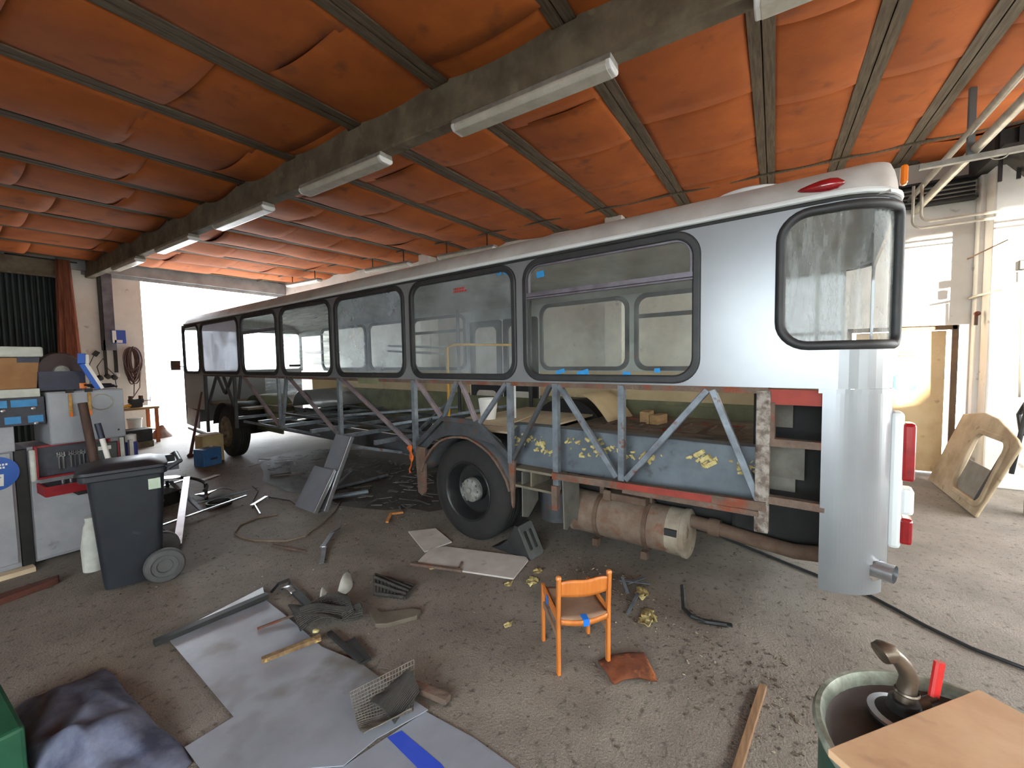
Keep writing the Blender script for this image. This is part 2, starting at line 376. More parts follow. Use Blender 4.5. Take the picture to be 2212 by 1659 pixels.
mb = MB(); mb.bar((XL-0.3, 4.25, zp(XL)+0.2), (XR+0.3, 4.25, zp(XR)+0.2), 20.3, 0.08); struct(mb.build('ceiling_deck', M_deck))
# battens along Y over the bus (a rough lath line) and wall plate
mb = MB(); mb.bar((7.3, YB, zp(7.3)-0.015), (7.3, YF, zp(7.3)-0.015), 0.05, 0.02); struct(mb.build('trim_30', M_purlin))
mb = MB(); mb.box((8.12, 6.0, 4.44), (0.16, 16.0, 0.1)); struct(mb.build('trim_31', M_purlin))
# concrete beam, slightly out of line with the bays, with notches over which the purlins pass
def bx(y): return 3.0+0.028*(y-1.0)
mb = MB()
L_, H_ = [], []
yy = [YB+0.0]
for y in PY: yy += [y-0.16, y-0.10, y+0.10, y+0.16]
yy.append(YF)
vs = []; fs = []
for y in yy:
    top = 4.30
    for p in PY:
        if abs(y-p) < 0.12: top = 4.22
    o = 0.012*nz((y, 3, 1), 2.0); b = 3.87+0.010*nz((y, 0, 7), 1.5)
    for dx, z in ((0, top), (0+o, b+0.015), (0.012, b), (0.135, b), (0.15, b+0.015), (0.15+o, top)): vs.append((bx(y)+dx, y, z))
n = len(yy)
for i in range(n-1):
    for k in range(6):
        fs.append((i*6+k, i*6+(k+1) % 6, (i+1)*6+(k+1) % 6, (i+1)*6+k))
fs += [tuple(range(6)), tuple(range((n-1)*6, n*6))]
mb.add(vs, fs); struct(mb.build('trim_32', M_conc))
# ================================================================== THE BUS (local x across to its far side, y forward, z up)
BYAW = math.radians(5.8545)
BUS = thing('bus', 'silver city bus under restoration with its lower side stripped to the steel frame', 'bus', (2.9*math.cos(BYAW), -2.9*math.sin(BYAW), 0), -BYAW)
BM = Matrix.Translation(BUS.location) @ Matrix.Rotation(-BYAW, 4, 'Z')
def bw(t, y, z=0): return BM @ Vector((t, y, z))
M_silver = mat('silver_bus_paint', (143, 145, 147), (135, 137, 139), scale=1.5, rough=0.31, metal=0.45)
M_roofp = mat('dusty_pale_roof_paint', (196, 194, 188), (170, 167, 160), scale=2.5, rough=0.5, metal=0.25)
M_rubber = mat('black_window_rubber', (34, 35, 36), (48, 48, 47), scale=9, rough=0.55)
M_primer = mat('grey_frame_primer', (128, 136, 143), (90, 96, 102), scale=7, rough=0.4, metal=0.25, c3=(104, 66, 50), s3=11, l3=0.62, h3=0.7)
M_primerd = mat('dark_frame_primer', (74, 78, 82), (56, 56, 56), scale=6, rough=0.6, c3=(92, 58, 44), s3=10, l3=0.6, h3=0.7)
M_pinkbar = mat('pinkish_grey_primer', (146, 128, 130), (96, 94, 98), scale=5, rough=0.45)
M_rusty = mat('peeling_rusty_steel', (112, 92, 78), (86, 72, 62), scale=9, rough=0.9, c3=(120, 62, 40), s3=7, l3=0.52, h3=0.66, bump=0.5, bscale=40)
M_chip = mat('chipped_grey_post_paint', (150, 142, 132), (104, 92, 82), scale=22, rough=0.9, lo=0.42, hi=0.60, c3=(72, 58, 48), s3=9, l3=0.58, h3=0.68, bump=0.6, bscale=50)
M_redox = mat('red_oxide_paint', (146, 52, 38), (120, 44, 32), scale=7, rough=0.7, c3=(190, 150, 150), s3=9, l3=0.66, h3=0.78)
M_panelg = mat('grey_blue_floor_edge_paint', (96, 104, 110), (74, 82, 88), scale=4, rough=0.5, c3=(60, 60, 56), s3=8, l3=0.62, h3=0.75)
M_foam = mat('yellow_glue_foam', (206, 192, 134), (168, 148, 92), scale=20, rough=0.95, bump=0.6, bscale=60)
M_floorw = mat('dusty_bus_floor', (128, 114, 94), (98, 86, 70), scale=5, rough=0.9, c3=(70, 60, 50), s3=12, l3=0.6, h3=0.7)
M_ply = mat('pale_plywood', (216, 196, 164), (198, 176, 144), scale=3, rough=0.8, stretch=(1, 6, 1))
M_tan = mat('tan_hardboard', (206, 182, 142), (186, 162, 124), scale=2.5, rough=0.75)
M_olive = mat('olive_underseal', (124, 124, 92), (98, 98, 74), scale=4, rough=0.8)
M_lining = mat('pale_grey_lining', (200, 200, 194), (176, 176, 170), scale=2, rough=0.7)
M_under = mat('oily_underbody', (34, 32, 30), (24, 23, 22), scale=5, rough=0.85)
M_tyre = mat('worn_tyre_rubber', (27, 27, 27), (40, 39, 36), scale=5, rough=0.85, bump=0.1, bscale=60)
M_rim = mat('dark_grey_rim_paint', (32, 34, 36), (44, 43, 41), scale=6, rough=0.35)
M_rimd = mat('dirty_cream_rim_paint', (150, 138, 118), (104, 90, 76), scale=9, rough=0.75)
M_hub = mat('cast_hub_metal', (162, 162, 156), (118, 116, 110), scale=14, rough=0.55, metal=0.4)
M_muff = mat('rusty_muffler_steel', (128, 112, 96), (106, 84, 68), scale=6, rough=0.85, c3=(116, 72, 50), s3=9, l3=0.58, h3=0.72, bump=0.25, bscale=50)
M_pipe = mat('rusty_pipe_steel', (104, 86, 70), (84, 62, 48), scale=8, rough=0.85)
M_alu = mat('bright_aluminium', (196, 198, 200), (170, 172, 176), scale=8, rough=0.32, metal=0.85)
M_redl = mat('red_lamp_lens', (150, 22, 28), (120, 14, 20), scale=9, rough=0.2, coat=0.5)
M_orl = mat('orange_lamp_lens', (226, 116, 20), rough=0.25, coat=0.5)
M_whiteh = mat('white_lamp_housing', (210, 212, 210), rough=0.4)
M_yellow = mat('yellow_handrail_paint', (214, 158, 26), (196, 140, 20), scale=9, rough=0.4)
M_barn = mat('window_bar_purple_grey', (124, 118, 126), (96, 92, 100), scale=8, rough=0.4, metal=0.3)
M_tape = mat('blue_masking_tape', (44, 142, 200), (34, 122, 184), scale=12, rough=0.7)
G_clear = glass_mat('clear_bus_glass', (0.96, 0.98, 0.97), 0.14, (200, 206, 204), base=0.02)
G_dust = glass_mat('dusty_bus_glass', (0.90, 0.94, 0.95), 0.34, (222, 228, 232), scale=1.6, lo=0.36, hi=0.78, base=0.08)
G_haze = glass_mat('hazy_bus_glass', (0.90, 0.94, 0.96), 0.50, (214, 222, 230), scale=1.3, lo=0.34, hi=0.74, base=0.14)
G_film = glass_mat('film_over_bus_glass', (0.94, 0.97, 0.98), 0.5, (230, 236, 240), scale=2.2, lo=0.44, hi=0.66, base=0.08, streak=((1, 0.4, 6.0), (0.75, 0, 0)))
G_milk = glass_mat('milky_bus_glass', (0.85, 0.86, 0.90), 0.9, (222, 220, 228), scale=1.2, lo=0.3, hi=0.6, base=0.75)
G_filmr = glass_mat('crinkled_film_over_corner_glass', (0.94, 0.97, 0.97), 0.55, (214, 222, 222), scale=4, lo=0.40, hi=0.66, base=0.10, streak=((1, 3.0, 0.6), (0.35, 0, 0)))
FY = frame((0, 0, 0), (0, 1, 0), (0, 0, 1))        # plate x -> bus y, plate y -> z, thickness -> +t
def FYt(t): return frame((t, 0, 0), (0, 1, 0), (0, 0, 1))
WIN = [(0.70, 2.10), (2.17, 3.57), (3.65, 5.04), (5.11, 6.54), (6.63, 7.98), (8.07, 9.94), (10.03, 11.02)]
ZB, ZT = 1.572, 2.568
holes = [rrect(a+0.03, ZB+0.03, b-0.03, ZT-0.03, 0.13) for a, b in WIN]
# left flank above the belt: flat plate, the rear corner window cut in as a bay
arc = lambda cx, cy, r, a0, a1, n=6: [(cx+r*math.cos(a0+(a1-a0)*i/n), cy+r*math.sin(a0+(a1-a0)*i/n)) for i in range(n+1)]
outer = [(0.04, 1.56), (11.05, 1.56), (11.05, 2.59), (0.04, 2.59), (0.04, 2.535)]
outer += [(x, z) for x, z in reversed(arc(0.26-0.13, 2.535-0.13, 0.13, 0, PI/2))]
outer = outer[:5]+arc(0.13, 2.405, 0.13, PI/2, 0)+arc(0.13, 1.925, 0.13, 0, -PI/2)+[(0.04, 1.795)]
mb = MB(); mb.plate(outer, holes, 0.02, FY)
R0 = 0.29
def corner(a, off=0.0):
    return (R0-(R0-off)*math.cos(a), 0.04-(R0-off)*math.sin(a))
def corner_band(mb, z0, z1, nz_=1, na=10, off=0.0, a0=0.0, a1=PI/2, skip=None):
    for i in range(na):
        for j in range(nz_):
            if skip and skip((i+0.5)/na, (j+0.5)/nz_): continue
            q = []
            for (ii, jj) in ((i, j), (i+1, j), (i+1, j+1), (i, j+1)):
                t, y = corner(a0+(a1-a0)*ii/na, off); q.append((t, y, z0+(z1-z0)*jj/nz_))
            mb.add(q, [(0, 1, 2, 3)])
AE = 1.40
corner_band(mb, 1.56, 1.795); corner_band(mb, 2.535, 2.59); corner_band(mb, 1.795, 2.535, 1, 3, 0, AE, PI/2)
mb.plate([(0.29, 1.56), (2.21, 1.56), (2.21, 2.59), (0.29, 2.59)], [rrect(0.36, 1.80, 2.14, 2.52, 0.12)], 0.02, frame((0, -0.23, 0), (1, 0, 0), (0, 0, 1)))
body = mb.build('body_panel', M_silver, BUS, smooth=True)
# rear corner skirt below the belt
mb = MB()
mb.plate([(0.035, 0.42), (0.062, 0.42), (0.062, 1.56), (0.035, 1.56)], [], 0.015, FY)
def hole(u, v): return ((u-0.62)*0.455)**2+((v*1.14-0.13))**2 < 0.058**2 or (u > 0.70 and v*1.14 < 0.10)
corner_band(mb, 0.42, 1.545, 60, 24, skip=hole)
mb.box((1.25, -0.245, 0.99), (1.92, 0.015, 1.13))
sk = mb.build('corner_panel', M_silver, BUS, smooth=True)
mb = MB(); corner_band(mb, 1.535, 1.56, 1, 12, -0.006); mb.box((-0.004, 0.05, 1.548), (0.012, 0.06, 0.024)); mb.build('panel_seam', M_silver, BUS, smooth=True)
# roof: stacked outlines
def ring(d, z, n=6):
    r = max(R0-d, 0.05); x0, x1, y0, y1 = d, 2.5-d, -0.25+0.22*d, 11.12-0.8*d
    pts = rrect(x0, y0, x1, y1, min(r, 0.9), n)
    return [(p[0], p[1], z) for p in pts]
lv = [(0.0, 2.585), (0.004, 2.62), (0.035, 2.685), (0.085, 2.735), (0.17, 2.785), (0.30, 2.825), (0.5, 2.855), (0.8, 2.88), (1.2, 2.893)]
rings = [ring(*l) for l in lv]; nr = len(rings[0])
mb = MB(); vs = [p for r in rings for p in r]; fs = []
for i in range(len(rings)-1):
    for k in range(nr): fs.append((i*nr+k, i*nr+(k+1) % nr, (i+1)*nr+(k+1) % nr, (i+1)*nr+k))
fs.append(tuple(range((len(rings)-1)*nr, len(rings)*nr))); mb.add(vs, fs)
roof = mb.build('roof', M_roofp, BUS, smooth=True, angle=50)
mb = MB()
mb.tube([Vector(p)+Vector((0, 0, 0.012)) for p in ring(-0.014, 2.592)], 0.017, 8, closed=True); mb.build('gutter', M_whiteh, BUS, smooth=True)
mb = MB(); mb.tube(ring(-0.006, 2.578), 0.011, 6, closed=True); mb.build('gutter_seal', M_rubber, BUS, smooth=True)
mb = MB(); mb.lathe([(0.0, 0.035), (0.14, 0.03), (0.2, 0.012), (0.22, -0.03)], 24, (-0.12, 0, 1), (0.46, 0.50, 2.848)); mb.build('roof_vent', M_whiteh, BUS, smooth=True)
# ceiling lining
mb = MB(); mb.grid(lambda u, v: Vector((0.05+2.4*u, -0.2+11.2*v, 2.575+0.19*math.sin(PI*min(max(u, 0), 1))**0.45)), 18, 12); mb.build('ceiling_lining', M_lining, BUS, smooth=True)
# window seals, panes and bars
gl = [G_clear, G_dust, G_haze, G_film, G_dust, G_milk, G_clear]
for k, (a, b) in enumerate(WIN):
    o_ = rrect(a, ZB, b, ZT, 0.165, 8); i_ = rrect(a+0.052, ZB+0.056, b-0.052, ZT-0.054, 0.12, 8)
    mb = MB(); mb.plate(o_, [i_], 0.045, FYt(-0.018)); s = mb.build('window_seal', M_rubber, BUS, bevel=0.012)
    mb = MB(); mb.plate(rrect(a+0.04, ZB+0.04, b-0.04, ZT-0.04, 0.12, 8), [], 0.005, FYt(0.012)); mb.build('window_glass', gl[k], s)
    if k in (0, 4):
        mb = MB(); mb.bar((0.0, a+0.04, 2.28), (0.0, b-0.04, 2.28), 0.03, 0.034); mb.bar((0.0, a+0.04, 2.252), (0.0, b-0.04, 2.252), 0.03, 0.012)
        f_ = rrect(a+0.05, 2.26, b-0.05, ZT-0.05, 0.10, 6, (0, 0, 1, 1)); f2 = rrect(a+0.068, 2.262, b-0.068, ZT-0.068, 0.09, 6, (0, 0, 1, 1))
        mb.plate(f_, [f2], 0.02, FYt(-0.004)); mb.build('sliding_bar', M_barn, s, bevel=0.003)
# rear corner window: seal runs round the corner
def wrap(s_):       # arclength from the flank (s<0 along +y) round the corner
    if s_ < 0: return (0.0, 0.04-s_)
    a = s_/R0
    if a < PI/2: t, y = corner(a); return (t, y)
    return (R0+(s_-R0*PI/2), -0.25)
def wrap_pt(s_, z, off): 
    t, y = wrap(s_)
    if s_ < 0: return (t-off, y, z)
    a = min(s_/R0, PI/2); return (t-off*math.cos(a), y-off*math.sin(a), z)
z0w, z1w = 1.80, 2.535
SE = R0*AE; RC = 0.06
pth = [(SE*(1-i/9)-(RC if i == 0 else 0), z0w) for i in range(10)]
pth += [(-0.09+0.0-0.14*math.sin(x), z0w+0.14-0.14*math.cos(x)) for x in [PI/2*i/7 for i in range(8)]]
pth += [(-0.23, z0w+0.14+i*0.11) for i in range(1, 4)]
pth += [(-0.09-0.14*math.cos(x), z1w-0.14+0.14*math.sin(x)) for x in [PI/2*i/7 for i in range(8)]]
pth += [(SE*(i/9), z1w) for i in range(1, 8)]
pth += [(SE-RC+RC*math.sin(x), z1w-RC+RC*math.cos(x)) for x in [PI/2*i/5 for i in range(6)]]
pth += [(SE, z1w-RC-(z1w-z0w-2*RC)*i/5) for i in range(1, 6)]
pth += [(SE-RC+RC*math.cos(x), z0w+RC-RC*math.sin(x)) for x in [PI/2*i/5 for i in range(1, 5)]]
mb = MB(); mb.tube([wrap_pt(s_, z, 0.004) for s_, z in pth], 0.026, 10, closed=True); s = mb.build('window_seal', M_rubber, BUS, smooth=True)
mb = MB(); n1 = 26
def gfn(u, v):
    s_ = -0.225+(SE+0.225)*u; return Vector(wrap_pt(s_, z0w+(z1w-z0w)*v, -0.012))
mb.grid(gfn, n1, 2); mb.build('window_glass', G_filmr, s, smooth=True)
# small blue tape marks and the red letters on panes
mb = MB()
for y, z, w, h in ((1.93, 2.44, 0.07, 0.05), (2.36, 2.50, 0.05, 0.02), (2.28, 2.50, 0.06, 0.03), (1.55, 1.64, 0.1, 0.04), (1.2, 1.635, 0.06, 0.03), (0.98, 1.66, 0.04, 0.03), (1.75, 1.65, 0.08, 0.03)):
    mb.box((0.009, y, z), (0.002, w, h), Matrix.Rotation(random.uniform(-0.3, 0.3), 3, 'X'))
mb.build('masking_tape', M_tape, BUS)
mb = MB()
for z, n_ in ((2.43, 7), (2.405, 8)):
    for i in range(n_): mb.box((0.010, 2.92-i*0.022, z), (0.002, 0.014, 0.017))
mb.build('emergency_lettering', M_red, BUS)
mb = MB(); mb.box((0.009, 6.15, 1.72), (0.002, 0.34, 0.03)); mb.build('black_strip', M_black, BUS)

# belt rail, sill, posts and diagonals of the stripped flank
mb = MB(); mb.bar((0.03, 0.32, 1.545), (0.03, 11.0, 1.555), 0.05, 0.045); mb.build('belt_rail', M_rusty, BUS)
mb = MB(); mb.box((0.03, 0.18, 1.505), (0.03, 0.29, 0.09)); mb.build('belt_board', M_redox, BUS)
ND = lambda p: (0.02, p[0], p[1])
def strut(p, q, w=0.04, m=None, name='strut', d=0.04):
    m_ = MB(); m_.bar(ND(p), ND(q), d, w, up=(0, 0, 1), ch=0.004); return m_.build(name, m or M_primer, BUS)
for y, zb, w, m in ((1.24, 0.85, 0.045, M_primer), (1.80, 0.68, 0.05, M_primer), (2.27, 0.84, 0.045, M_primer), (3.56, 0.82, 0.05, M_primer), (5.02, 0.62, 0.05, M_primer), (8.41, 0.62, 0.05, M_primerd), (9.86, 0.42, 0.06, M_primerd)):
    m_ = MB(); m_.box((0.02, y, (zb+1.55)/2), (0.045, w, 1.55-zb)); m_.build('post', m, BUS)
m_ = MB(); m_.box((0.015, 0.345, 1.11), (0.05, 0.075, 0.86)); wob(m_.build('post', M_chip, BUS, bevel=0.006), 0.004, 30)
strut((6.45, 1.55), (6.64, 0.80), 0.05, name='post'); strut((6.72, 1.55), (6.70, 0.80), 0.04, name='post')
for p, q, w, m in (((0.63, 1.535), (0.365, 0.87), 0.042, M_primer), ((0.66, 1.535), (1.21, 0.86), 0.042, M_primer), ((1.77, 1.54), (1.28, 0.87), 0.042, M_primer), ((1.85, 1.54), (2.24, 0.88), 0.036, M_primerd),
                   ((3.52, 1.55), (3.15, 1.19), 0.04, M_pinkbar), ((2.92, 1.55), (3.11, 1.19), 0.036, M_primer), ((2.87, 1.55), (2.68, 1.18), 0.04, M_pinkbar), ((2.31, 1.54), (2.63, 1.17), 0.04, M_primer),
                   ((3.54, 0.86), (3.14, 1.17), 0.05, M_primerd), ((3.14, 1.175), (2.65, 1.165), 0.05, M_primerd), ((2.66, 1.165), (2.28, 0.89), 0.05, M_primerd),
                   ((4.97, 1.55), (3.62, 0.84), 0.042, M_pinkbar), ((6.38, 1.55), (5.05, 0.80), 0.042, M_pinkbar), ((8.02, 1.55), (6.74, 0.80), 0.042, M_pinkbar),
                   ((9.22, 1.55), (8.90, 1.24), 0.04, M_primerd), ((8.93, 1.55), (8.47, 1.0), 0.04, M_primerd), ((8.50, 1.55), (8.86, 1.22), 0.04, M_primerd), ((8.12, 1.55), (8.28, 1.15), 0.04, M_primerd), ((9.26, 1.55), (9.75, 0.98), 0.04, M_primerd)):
    strut(p, q, w, m)
m_ = MB()
m_.bar((0.0, 1.82, 0.80), (0.0, 0.32, 0.845), 0.05, 0.055); m_.bar((-0.01, 1.22, 0.785), (-0.01, 0.36, 0.795), 0.03, 0.03)
wob(m_.build('sill_rail', M_rusty, BUS), 0.006, 22)
m_ = MB(); m_.bar((-0.022, 1.26, 0.822), (-0.022, 0.62, 0.838), 0.012, 0.045); m_.build('sill_primer', M_redox, BUS)
m_ = MB(); m_.box((0.0, 1.80, 0.62), (0.05, 0.05, 0.2)); wob(m_.build('rusty_bracket', M_rusty, BUS), 0.006, 25)
for y0, z0, z1, wd in ((3.47, 0.33, 0.85, 0.16), (2.255, 0.44, 0.87, 0.07)):
    m_ = MB(); m_.prism([(y0-wd/2, z1), (y0-wd/2+0.02, z0+0.05), (y0-0.01, z0), (y0+wd/2-0.03, z0+0.03), (y0+wd/2, z1)], 0.025, FYt(0.0)); o = m_.build('rusty_skirt_end', M_rusty, BUS)
# rear shelf ladder beside the corner
for z in (1.235, 0.885):
    m_ = MB(); m_.box((0.03, 0.185, z), (0.06, 0.29, 0.045)); wob(m_.build('shelf_rail', M_rusty, BUS), 0.004, 30)
m_ = MB(); m_.box((0.03, 0.30, 1.36), (0.05, 0.03, 0.22)); wob(m_.build('shelf_post', M_rusty, BUS), 0.004, 30)
m_ = MB(); m_.box((0.42, 0.2, 1.03), (0.02, 0.5, 0.98)); m_.build('locker_back', M_under, BUS)
m_ = MB(); m_.box((0.36, 0.32, 1.38), (0.02, 0.20, 0.20)); m_.box((0.30, 0.27, 1.07), (0.02, 0.24, 0.22)); m_.box((0.36, 0.3, 0.91), (0.02, 0.2, 0.1)); m_.build('locker_panel', mat('dusty_grey_panel', (112, 108, 98), (88, 82, 72), scale=5, rough=0.8), BUS)

# floor, side members, underbody
m_ = MB(); m_.plate([(0.37, 0.80), (2.42, 0.80), (2.42, 1.04), (2.30, 1.15), (0.90, 1.165), (0.60, 1.16), (0.37, 1.17)], [], 0.012, FYt(0.16)); m_.box((0.23, 1.38, 1.156), (0.14, 2.0, 0.012)); m_.build('floor_edge_panel', M_panelg, BUS, bevel=0.004)
m_ = MB()
rf = random.Random(11)
for i in range(150):
    y, z = rf.choice([(2.30, 1.0), (2.22, 1.03), (2.05, 1.03), (2.0, 0.95), (1.7, 1.06), (1.55, 1.08), (1.52, 1.02), (1.38, 1.04), (1.3, 1.0), (1.2, 1.0), (1.12, 1.02), (1.05, 1.03), (0.72, 1.06), (0.69, 1.03), (0.42, 1.02), (0.48, 1.04), (1.6, 0.98)])
    y += rf.gauss(0, 0.045); z += rf.gauss(0, 0.02); r = rf.uniform(0.005, 0.018)
    m_.box((0.152, y, z), (0.016, r*2.6, r*1.2), Matrix.Rotation(rf.uniform(-1, 1), 3, 'X'))
for y, z in ((0.74, 1.09), (0.70, 1.06), (0.66, 1.03)): m_.box((0.146, y, z), (0.03, 0.07, 0.03), Matrix.Rotation(-0.6, 3, 'X'))
fo = m_.build('glue_foam', M_foam, BUS, bevel=0.002); wob(fo, 0.012, 40); fo['kind'] = 'stuff'
m_ = MB(); m_.box((1.32, 1.35, 1.005), (2.24, 1.96, 0.03)); m_.build('rear_floor', M_floorw, BUS)
m_ = MB()
for x0, x1, y0, y1 in ((1.3, 1.95, 1.35, 2.0), (1.2, 1.9, 0.75, 1.25)):
    for (a, b) in (((x0, y0), (x1, y0)), ((x1, y0), (x1, y1)), ((x1, y1), (x0, y1)), ((x0, y1), (x0, y0)), ((x0, (y0+y1)/2), (x1, (y0+y1)/2))):
        m_.bar((a[0], a[1], 1.03), (b[0], b[1], 1.03), 0.05, 0.02)
m_.build('hatch_frame', M_rusty, BUS)
m_ = MB(); m_.box((1.22, 2.98, 1.045), (1.9, 1.2, 0.02), 0.03); m_.box((0.9, 3.2, 1.062), (0.9, 0.7, 0.008), 0.25); m_.build('plywood_floor', M_ply, BUS)
m_ = MB(); m_.box((1.35, 9.7, 0.93), (2.2, 2.4, 0.04)); m_.build('front_floor', M_floorw, BUS)
for x in (0.72, 1.78):
    m_ = MB(); m_.box((x, 5.6, 0.62), (0.08, 10.6, 0.22)); m_.build('chassis_rail', M_primerd, BUS)
for y in (3.60, 4.3, 5.03, 5.8, 6.66, 7.5, 8.42):
    m_ = MB(); m_.bar((0.02, y, 0.80), (2.46, y, 0.80), 0.045, 0.05); m_.build('cross_member', M_primer, BUS)
for x in (0.62, 1.25, 1.9):
    m_ = MB(); m_.bar((x, 3.6, 0.845), (x, 8.42, 0.845), 0.04, 0.035); m_.build('floor_bearer', M_primerd, BUS)
for p, q in (((0.03, 5.02, 0.70), (0.9, 4.55, 0.46)), ((0.7, 5.0, 0.86), (1.9, 3.7, 1.1)), ((0.7, 4.3, 0.86), (1.9, 5.0, 1.08)), ((1.0, 6.6, 0.86), (2.3, 5.2, 0.95)), ((0.1, 8.3, 0.74), (0.7, 6.8, 0.55))):
    m_ = MB(); m_.bar(p, q, 0.035, 0.035); m_.build('brace', M_primer, BUS)
m_ = MB(); m_.box((1.45, 1.0, 0.64), (1.7, 2.2, 0.58)); m_.box((1.3, 0.3, 0.66), (1.6, 0.6, 0.5)); m_.build('engine_shade_block', M_under, BUS, bevel=0.03)  # plain dark blocks in the engine's place, added to deepen underbody shade
m_ = MB()
for y, z in ((0.62, 0.56), (0.42, 0.555), (0.16, 0.55)): m_.box((0.70, y, z), (0.12, 0.055, 0.035))
m_.build('engine_bracket', M_foam, BUS)
m_ = MB(); m_.box((2.42, 4.9, 0.72), (0.03, 9.9, 0.87)); m_.build('far_skirt', M_olive, BUS)
m_ = MB(); m_.box((1.2, 2.8, 0.5), (2.0, 0.16, 0.16)); m_.lathe([(0.0, -0.2), (0.2, -0.16), (0.24, 0), (0.2, 0.16), (0, 0.2)], 20, (0, 1, 0), (1.25, 2.8, 0.5)); m_.build('rear_axle', M_under, BUS, smooth=True)
m_ = MB(); m_.box((1.2, 9.15, 0.46), (1.9, 0.14, 0.14)); m_.build('front_axle', M_under, BUS)
m_ = MB(); m_.lathe([(0, -0.22), (0.16, -0.2), (0.17, 0.2), (0.0, 0.24)], 24, (0, 0, 1), (0.55, 2.12, 0.42)); m_.build('air_tank', M_primerd, BUS, smooth=True)
m_ = MB()
m_.box((0.2, 2.03, 0.79), (0.34, 0.44, 0.02)); m_.box((0.2, 2.03, 0.64), (0.34, 0.46, 0.02)); m_.box((0.2, 2.08, 0.71), (0.3, 0.015, 0.14)); m_.build('battery_tray', mat('dusty_tray_steel', (120, 112, 96), (92, 84, 70), scale=6, rough=0.85), BUS)
M_flap = mat('grey_mud_flap', (112, 110, 102), (90, 86, 78), scale=5, rough=0.8)
m_ = MB(); m_.prism([(0.03, 0.80), (0.30, 0.80), (0.30, 0.46), (0.26, 0.36), (0.20, 0.40), (0.09, 0.33), (0.05, 0.35)], 0.012, frame((0, 1.76, 0), (1, 0, 0), (0, 0, 1))); m_.build('mud_flap', M_flap, BUS)
m_ = MB(); m_.prism([(0.06, 0.76), (0.30, 0.76), (0.30, 0.45), (0.14, 0.33), (0.06, 0.36)], 0.012, frame((0, 2.19, 0), (1, 0, 0), (0, 0, 1))); m_.build('mud_flap', M_flap, BUS)
# muffler and exhaust
m_ = MB(); m_.lathe([(0.0, 0.87), (0.165, 0.872), (0.187, 0.885), (0.187, 0.905), (0.18, 0.915), (0.18, 1.83), (0.186, 1.84), (0.186, 1.86), (0.16, 1.875), (0, 1.88)], 40, (0, 1, 0), (0.46, 0, 0.385)); muf = m_.build('muffler', M_muff, BUS, smooth=True, angle=30)
m_ = MB(); m_.lathe([(0.0, 0.862), (0.12, 0.864), (0.17, 0.868), (0.1885, 0.88), (0.1885, 0.91), (0.181, 0.912), (0.181, 1.02)], 40, (0, 1, 0), (0.46, 0, 0.385)); m_.build('end_cap', mat('dusty_muffler_end', (160, 150, 132), (128, 112, 94), scale=6, rough=0.85, c3=(110, 74, 54), s3=9, l3=0.6, h3=0.72), muf, smooth=True, angle=30)
m_ = MB(); m_.box((0.46-0.172, 0.97, 0.43), (0.03, 0.09, 0.05)); m_.build('rating_plate', M_black, muf)
for y in (1.18, 1.60):
    m_ = MB(); m_.lathe([(0.184, y-0.02), (0.192, y-0.018), (0.192, y+0.018), (0.184, y+0.02)], 40, (0, 1, 0), (0.46, 0, 0.385)); m_.box((0.46-0.14, y, 0.19), (0.05, 0.05, 0.06)); m_.box((0.46, y, 0.60), (0.05, 0.04, 0.1)); m_.build('clamp_band', M_pipe, muf, smooth=True)
m_ = MB(); m_.box((0.40, 1.35, 0.60), (0.14, 0.34, 0.06)); m_.box((0.32, 1.50, 0.61), (0.03, 0.07, 0.09)); m_.build('muffler_hanger', M_pipe, muf, bevel=0.01)
m_ = MB(); m_.tube([(0.46, 0.89, 0.49), (0.46, 0.70, 0.475), (0.44, 0.45, 0.455), (0.40, 0.2, 0.45), (0.33, 0.02, 0.50), (0.26, -0.12, 0.56)], 0.05, 14); m_.lathe([(0.062, 0.66), (0.066, 0.70), (0.062, 0.74)], 16, (0, 1, 0), (0.46, 0, 0.475)); m_.build('exhaust_pipe', M_pipe, BUS, smooth=True)
m_ = MB(); a_ = 0.62*PI/2; ct, cy_ = corner(a_); d_ = Vector((-0.35, -0.94, -0.02)).normalized(); p0 = Vector((ct, cy_, 0.56))
for r_, in ((0.048,), (0.043,)): m_.tube([p0-d_*0.12, p0+d_*0.075], r_, 20, cap=False)
m_.build('exhaust_tip', M_alu, BUS, smooth=True)
